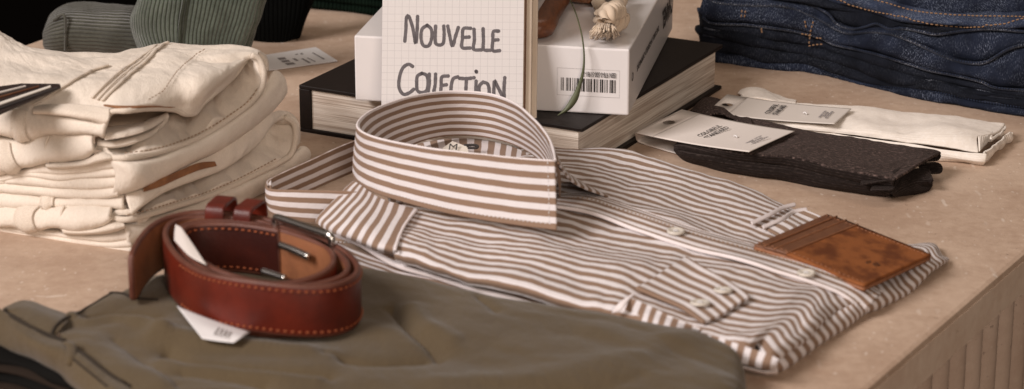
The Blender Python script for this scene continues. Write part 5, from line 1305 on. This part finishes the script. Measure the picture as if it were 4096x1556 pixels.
row6 = [(600, 1750, 2.3), (900, 1780, 2.3), (1300, 1800, 2.3), (1800, 1810, 2.3), (2300, 1830, 2.2), (2700, 1850, 1.9), (2850, 1870, 1.2)]
rows = [zp(FULL, r_) for r_ in (backdrop, back_row, row2, row3, row4, row5, row6)]
for r_ in rows[1:]:
    e_ = r_[-1]; r_.append(e_ + Vector((.004, 0, -.009))); r_.append(Vector((e_.x - .002, e_.y, .001)))
panel = loft('leg_panel', rows, M['olive'], tr, 280, 170, .002, zwr=[(4.0, .08, .25, 150), (3.0, .06, .2, 151), (.8, .5, .9, 152)], sub=0)
# creases pressed into the cloth: (line, half width cm, height cm)
creases = [(zp(ZJ, [(1250, 500), (1500, 520), (1800, 560), (2200, 610), (2600, 650)], 2.5), .7, .30), (zp(ZJ, [(1330, 600), (1480, 680), (1750, 740), (2100, 790), (2600, 830)], 2.5), .55, -.42),
           (zp(ZJ, [(1450, 810), (1700, 850), (2100, 900)], 2.5), .7, -.30), (zp(ZJ, [(1300, 720), (1500, 780), (1900, 840), (2500, 880)], 2.5), .6, .22),
           (zp(ZN, [(370, 560), (480, 670), (590, 750), (640, 800)], 2.5), .45, -.30), (zp(ZN, [(480, 560), (560, 650), (700, 720)], 2.5), .6, .18), (zp(ZN, [(0, 800), (250, 835), (550, 800)], 2.5), .6, -.30),
           (zp(ZN, [(850, 480), (950, 560)], 2.5), .4, -.16), (zp(ZN, [(650, 960), (1200, 930), (1600, 850), (1900, 740)], 2.6), 1.1, .22), (zp(ZN, [(900, 979), (1500, 979), (1750, 920)], 2.6), 1.1, -.10),
           (zp(ZJ, [(580, 340), (700, 385), (900, 365), (1100, 400), (1300, 470)], 2.5), .5, .28), (zp(ZJ, [(700, 330), (900, 310), (1250, 330)], 2.5), .5, -.25),
           (zp(ZI, [(300, 600), (600, 680), (900, 660)], 2.6), .9, .14), (zp(ZJ, [(700, 560), (900, 640), (1000, 760), (1250, 880)], 2.6), 1.0, .20), (zp(ZJ, [(900, 520), (1150, 700), (1400, 890)], 2.6), .7, -.16)]
off_ = world_loc(tr)
lines = [([(p.x * 100, p.y * 100) for p in cr(l, 24)], w_c, h_c) for l, w_c, h_c in creases]
for v in panel.data.vertices:
    X, Y = (v.co.x + off_.x) * 100, (v.co.y + off_.y) * 100; dz = 0
    for (l, w_c, h_c) in lines:
        d2_ = min((X - a_) ** 2 + ((Y - b_) * .8) ** 2 for a_, b_ in l)
        if d2_ < 16 * w_c * w_c: dz += h_c * (math.exp(-d2_ / (w_c * w_c)) if h_c > 0 else math.exp(-math.sqrt(d2_ + .004) / (.62 * w_c)))
    v.co.z += dz * (.0155 if dz > 0 else .026)
# waistband roll at the left and inner back
wrow = [[(20, 1232, 2.1), (91, 1206, 2.2), (202, 1234, 2.3), (288, 1267, 2.3)], [(12, 1245, 2.6), (85, 1235, 2.7), (190, 1275, 2.8), (262, 1300, 2.75)], [(28, 1255, 2.45), (101, 1300, 2.6), (180, 1340, 2.65), (215, 1352, 2.6)]]
loft('inner_waistband', [zp(FULL, r_) for r_ in wrow], M['olive'], tr, 50, 16, .002, wr=[(1.2, .4, .4, 153)])
wf = [[(-60, 1200, 3.0), (22, 1250, 2.9), (101, 1303, 2.85), (180, 1345, 2.85), (272, 1375, 2.85), (400, 1465, 2.8), (530, 1560, 2.8), (700, 1700, 2.8)],
      [(-80, 1260, 2.6), (5, 1300, 2.6), (90, 1350, 2.75), (180, 1395, 2.8), (265, 1425, 2.8), (370, 1505, 2.8), (480, 1590, 2.8), (640, 1740, 2.8)],
      [(-90, 1330, 1.7), (-5, 1370, 1.7), (90, 1405, 1.9), (180, 1440, 2.0), (260, 1470, 2.2), (330, 1540, 2.2), (420, 1620, 2.2), (560, 1780, 2.2)],
      [(-90, 1360, 1.1), (-5, 1392, 1.1), (90, 1425, 1.2), (180, 1462, 1.3), (250, 1500, 1.4), (310, 1560, 1.5), (390, 1650, 1.5), (520, 1800, 1.5)]]
loft('waistband', [zp(FULL, r_) for r_ in wf], M['olive'], tr, 90, 24, .002, wr=[(2.2, .35, .4, 154)])
tube('belt_loop', zp(FULL, [(266, 1372, 3.05), (284, 1382, 3.15), (286, 1410, 3.05), (280, 1440, 2.9), (268, 1458, 2.7)]), .0028, M['olive'], tr, n=30, k=8, flat=.5)
wb_cloth = [c for c in tr.children if c.name.startswith(('waistband', 'inner_waistband', 'leg_panel'))]
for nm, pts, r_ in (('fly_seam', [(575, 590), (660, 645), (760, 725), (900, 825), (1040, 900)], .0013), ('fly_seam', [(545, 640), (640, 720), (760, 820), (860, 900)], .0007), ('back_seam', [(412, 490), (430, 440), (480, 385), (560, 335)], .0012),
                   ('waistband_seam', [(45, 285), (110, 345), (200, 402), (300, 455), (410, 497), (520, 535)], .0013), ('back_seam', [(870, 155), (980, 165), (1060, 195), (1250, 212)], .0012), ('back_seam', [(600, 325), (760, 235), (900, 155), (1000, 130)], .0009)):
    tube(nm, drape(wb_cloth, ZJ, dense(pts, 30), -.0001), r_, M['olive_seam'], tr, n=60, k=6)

bg = thing('black_garment', 'black folded garment peeking out under the olive trousers at lower left', 'garment', P(100, 1500, 0))
bl = [[(-250, 585, 1.5), (0, 600, 1.5), (180, 620, 1.5), (350, 700, 1.5), (500, 800, 1.5), (660, 900, 1.5)],
      [(-250, 690, 1.05), (0, 700, 1.05), (180, 735, 1.05), (330, 790, 1.05), (480, 850, 1.05), (640, 930, 1.05)],
      [(-250, 760, .65), (0, 770, .65), (170, 800, .65), (310, 850, .65), (450, 910, .65), (590, 990, .65)],
      [(-250, 830, .3), (0, 840, .3), (160, 870, .3), (290, 915, .3), (420, 970, .3), (540, 1040, .3)],
      [(-250, 890, .02), (0, 900, .02), (150, 930, .02), (270, 970, .02), (390, 1030, .02), (500, 1100, .02)]]
for k in range(4):
    band('folded_layer', zp(ZJ, bl[k]), zp(ZJ, bl[k + 1]), M['black_cloth' if k % 2 == 0 else 'dark_brown'], bg, .3, 2.0, 60, 12, .002, wr=[(2.5, .4, .5, 156 + k)])

# ------------------------------------------------------------------ coiled belt
HBT = HO + .35; BW = 3.05
belt = thing('coiled_belt', 'coiled red brown leather belt with silver buckle resting on the olive trousers', 'belt', P(ZG[0] + 850 * ZG[2], ZG[1] + 720 * ZG[2], HBT))
path = [(108, 395), (165, 300), (240, 220), (340, 170), (480, 140), (650, 142), (850, 165), (1050, 215), (1250, 290), (1400, 375), (1476, 465), (1440, 540), (1320, 592), (1100, 612), (850, 592), (610, 535), (430, 435), (335, 320), (322, 245), (370, 195), (480, 168),
        (650, 165), (850, 188), (1050, 238), (1230, 312), (1370, 395), (1418, 470), (1370, 530), (1200, 574), (1000, 588), (800, 570), (600, 505), (460, 405), (395, 310), (388, 250), (425, 222), (500, 200), (650, 192), (850, 208), (1040, 252), (1190, 302), (1290, 345), (1332, 415), (1290, 490), (1150, 548), (1000, 566), (840, 548), (640, 490), (490, 395), (432, 310), (422, 258), (445, 230), (520, 212), (700, 208), (850, 222), (1005, 250)]
# plan of the coil at the rim height
rimh = HBT + BW
def lift_at(i): return .55 * math.exp(-((i - 16.5) / 3.0) ** 2) + (.5 if i < 3 else 0)
top_pts = [P(ZG[0] + x * ZG[2], ZG[1] + y * ZG[2], rimh) for (x, y) in path]
NB = 600
cen = cr(top_pts, NB)
for i, c in enumerate(cen): c.z = HBT * CM
tailfrac = .0
th = .0036
bw = BW * CM
LEN = [0]
for a_, b_ in zip(cen, cen[1:]): LEN.append(LEN[-1] + (b_ - a_).length)
prof = [(0.0, 0.35), (0.06, .5), (.94, .5), (1.0, .35), (1.0, -.35), (.94, -.5), (.06, -.5), (0.0, -.35)]
def belt_mesh():
    vs, out_f, in_f = [], [], []
    K = len(prof)
    faces, mats = [], []
    for i, c in enumerate(cen):
        t = (cen[min(i + 1, NB)] - cen[max(i - 1, 0)]); t.z = 0; t.normalize()
        nn = Vector((t.y, -t.x, 0))
        s = LEN[i] / LEN[-1]
        # the tail end flares up a little, outer coil rides higher at the left
        up = .0035 * math.exp(-((i / NB - .27) / .035) ** 2)
        hgt = bw
        taper = 1.0
        if LEN[i] < .012: taper = .82 + .18 * math.sqrt(max(0, 1 - (1 - LEN[i] / .012) ** 2))
        for (z, o_) in prof:
            zz = (z - .5) * taper + .5
            vs.append(c + nn * o_ * th + Vector((0, 0, zz * hgt + up)))
    for i in range(NB):
        for k in range(K):
            a_ = i * K + k; b_ = i * K + (k + 1) % K
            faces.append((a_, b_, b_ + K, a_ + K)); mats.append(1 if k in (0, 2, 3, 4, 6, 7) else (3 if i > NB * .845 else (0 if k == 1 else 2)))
    faces.append(tuple(range(K))[::-1]); mats.append(1); faces.append(tuple(NB * K + k for k in range(K))); mats.append(1)
    return vs, faces, mats
vs, faces, mats = belt_mesh()
strap = obj('strap', vs, faces, None, belt)
# which side looks outward?
mid_i = int(NB * .23)
t = (cen[mid_i + 1] - cen[mid_i - 1]); nn = Vector((t.y, -t.x, 0)).normalized()
cc = sum((c for c in cen), Vector((0, 0, 0))) / len(cen)
outward = nn.dot(cen[mid_i] - cc) > 0
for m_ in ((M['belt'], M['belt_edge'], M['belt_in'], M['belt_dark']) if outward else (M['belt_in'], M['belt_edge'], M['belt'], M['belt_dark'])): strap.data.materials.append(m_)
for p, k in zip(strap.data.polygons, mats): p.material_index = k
bm = bmesh.new(); bm.from_mesh(strap.data); bmesh.ops.recalc_face_normals(bm, faces=bm.faces); bm.to_mesh(strap.data); bm.free()
sgn = 1 if outward else -1
def strap_pt(i, z, off=0.5, extra=0.0003):
    c = cen[i]; t = (cen[min(i + 1, NB)] - cen[max(i - 1, 0)]); t.z = 0; t.normalize(); nn = Vector((t.y, -t.x, 0)) * sgn
    up = .0035 * math.exp(-((i / NB - .27) / .035) ** 2)
    return c + nn * (th * off + extra) + Vector((0, 0, z * bw + up))
for z in (.115, .885):
    dashes('stitching', [strap_pt(i, z) for i in range(84, 200, 2)], M['belt_thread'], belt, .0040, .0020, .0006)
    dashes('stitching', [strap_pt(i, z, -.5, -.0003) for i in range(520, 601, 2)], M['belt_thread'], belt, .0040, .0022, .0006)
# buckle at the inner end
be = cen[-1]; bt = (cen[-1] - cen[-4]); bt.z = 0; bt.normalize()
bn = Vector((bt.y, -bt.x, 0)) * sgn
b0 = P(ZG[0] + 985 * ZG[2], ZG[1] + 180 * ZG[2], rimh + .5); b1 = P(ZG[0] + 1315 * ZG[2], ZG[1] + 292 * ZG[2], rimh + .5)
bd = (b1 - b0); bd.z = 0; bl_ = bd.length; bd.normalize()
zt, zb = (rimh + .5) * CM, (HBT - .05) * CM
def bp(s, z): v = b0 + bd * (s * bl_); return Vector((v.x, v.y, zb + (zt - zb) * z))
buckle = tube('buckle', [bp(0, 1), bp(.03, 1.005), bp(.5, 1.005), bp(.97, 1.005), bp(1, 1), bp(1.015, .95), bp(1.015, .5), bp(1.015, .05), bp(1, 0), bp(.5, 0), bp(0, 0), bp(-.015, .05), bp(-.015, .5), bp(-.015, .95)], .0023, M['chrome'], belt, n=90, k=10, closed=True)
pr0 = P(ZG[0] + 1010 * ZG[2], ZG[1] + 345 * ZG[2], HBT + 2.35); pr1 = P(ZG[0] + 1182 * ZG[2], ZG[1] + 418 * ZG[2], HBT + 2.2)
tube('buckle_bar', [P(ZG[0] + x * ZG[2], ZG[1] + y * ZG[2], HBT + .9) for x, y in ((905, 505), (970, 525), (1040, 548))], .0022, M['chrome'], belt, n=20, k=10)
tube('prong', [pr0, pr0.lerp(pr1, .5) + Vector((0, 0, .0004)), pr1], .0023, M['chrome'], belt, n=20, k=10)
def keeper(x0, y0, x1, y1):
    a_ = P(ZG[0] + x0 * ZG[2], ZG[1] + y0 * ZG[2], rimh + .55); b_ = P(ZG[0] + x1 * ZG[2], ZG[1] + y1 * ZG[2], rimh + .5)
    d_ = (b_ - a_); d_.z = 0; L = d_.length; d_.normalize(); nn_ = Vector((d_.y, -d_.x, 0))
    rows = []
    sec = [(.010, -.030), (.0105, -.004), (.0085, 0), (-.002, .0006), (-.0105, 0), (-.012, -.004), (-.0115, -.030)]
    for s in (0, .5, 1): rows.append([a_ + d_ * (s * L) - nn_ * (o_ + .004) + Vector((0, 0, z)) for (o_, z) in sec])
    loft('keeper', rows, M['belt'], belt, 30, 8, .0022)
keeper(585, 95, 700, 110); keeper(760, 112, 868, 130)
# paper tags: one inside the coil, one caught under it
tq_ = lambda x, y, h: P(ZG[0] + x * ZG[2], ZG[1] + y * ZG[2], h)
tagp = thing('paper_tag', 'white printed paper tag caught under the coiled belt', 'paper tag', tq_(650, 880, HO + .3))
loft('tag_sheet', [[tq_(385, 712, HO + 1.15), tq_(600, 795, HO + .95), tq_(830, 870, HO + .75)], [tq_(465, 815, HO + .95), tq_(610, 860, HO + .95), tq_(775, 905, HO + .9)], [tq_(540, 910, HO + .75), tq_(630, 925, HO + .75), tq_(730, 936, HO + .75)]], M['paper'], tagp, 20, 12, .0004, sub=0)
for k in range(4):
    f = .30 + .15 * k
    tube('tag_print', [tq_(640 + 24 * k, 845 + 8 * k, HO + 1.02), tq_(610 + 24 * k, 885 + 6 * k, HO + .98)], .0004, M['pale_ink'], tagp, n=6, k=5)
tagi = loft('paper_tag', [[tq_(380, 222, rimh + .45), tq_(374, 268, rimh + .25), tq_(372, 318, rimh + .12)], [tq_(408, 236, rimh + .5), tq_(440, 336, rimh + .3), tq_(468, 416, rimh + .12)], [tq_(412, 238, rimh + .5), tq_(490, 350, rimh + .3), tq_(568, 468, rimh + .12)]], M['card'], None, 16, 12, .0004, sub=0)
tag(tagi, 'plain white paper tag standing inside the coiled belt at its left', 'paper tag')

# ------------------------------------------------------------------ light, world, camera
w_ = bpy.data.worlds.new('World'); scene.world = w_; w_.use_nodes = True
bgn = w_.node_tree.nodes['Background']; bgn.inputs[0].default_value = (.95, .70, .52, 1); bgn.inputs[1].default_value = .085

def area(name, loc, target, size, power, color, sy=None):
    l = bpy.data.lights.new(name, 'AREA'); l.energy = power; l.size = size; l.color = color
    if sy: l.shape = 'RECTANGLE'; l.size_y = sy
    o_ = bpy.data.objects.new(name, l); COL.objects.link(o_); o_.location = loc
    d_ = Vector(target) - Vector(loc); o_.rotation_euler = d_.to_track_quat('-Z', 'Y').to_euler()
    return o_
area('window_light', (-3.15, -.55, 2.9), (.1, 1.75, 0), 1.9, 240, (1.0, .92, .885), 1.7)
area('fill_light', (.55, -1.5, 1.35), (.1, 1.75, 0), .9, 42, (1.0, .83, .70))  # added warm fill near the camera, not an actual lamp of the shop
area('ceiling_light', (.3, 2.6, 2.2), (.1, 1.8, 0), 1.2, 9, (1.0, .84, .70))

cam = bpy.data.cameras.new('Camera'); co = bpy.data.objects.new('Camera', cam); COL.objects.link(co)
co.location = (0, 0, CAM_H * CM); co.rotation_euler = (math.pi / 2 - PITCH, 0, 0)
cam.sensor_fit = 'HORIZONTAL'; cam.sensor_width = 36; cam.lens = F_PX / 4096 * 36
cam.clip_start = .05; cam.clip_end = 60
cam.dof.use_dof = True; cam.dof.focus_distance = 1.84; cam.dof.aperture_fstop = 10.0
scene.camera = co
scene.view_settings.view_transform = 'Standard'; scene.view_settings.look = 'None'; scene.view_settings.exposure = 0
scene.render.engine = 'CYCLES'
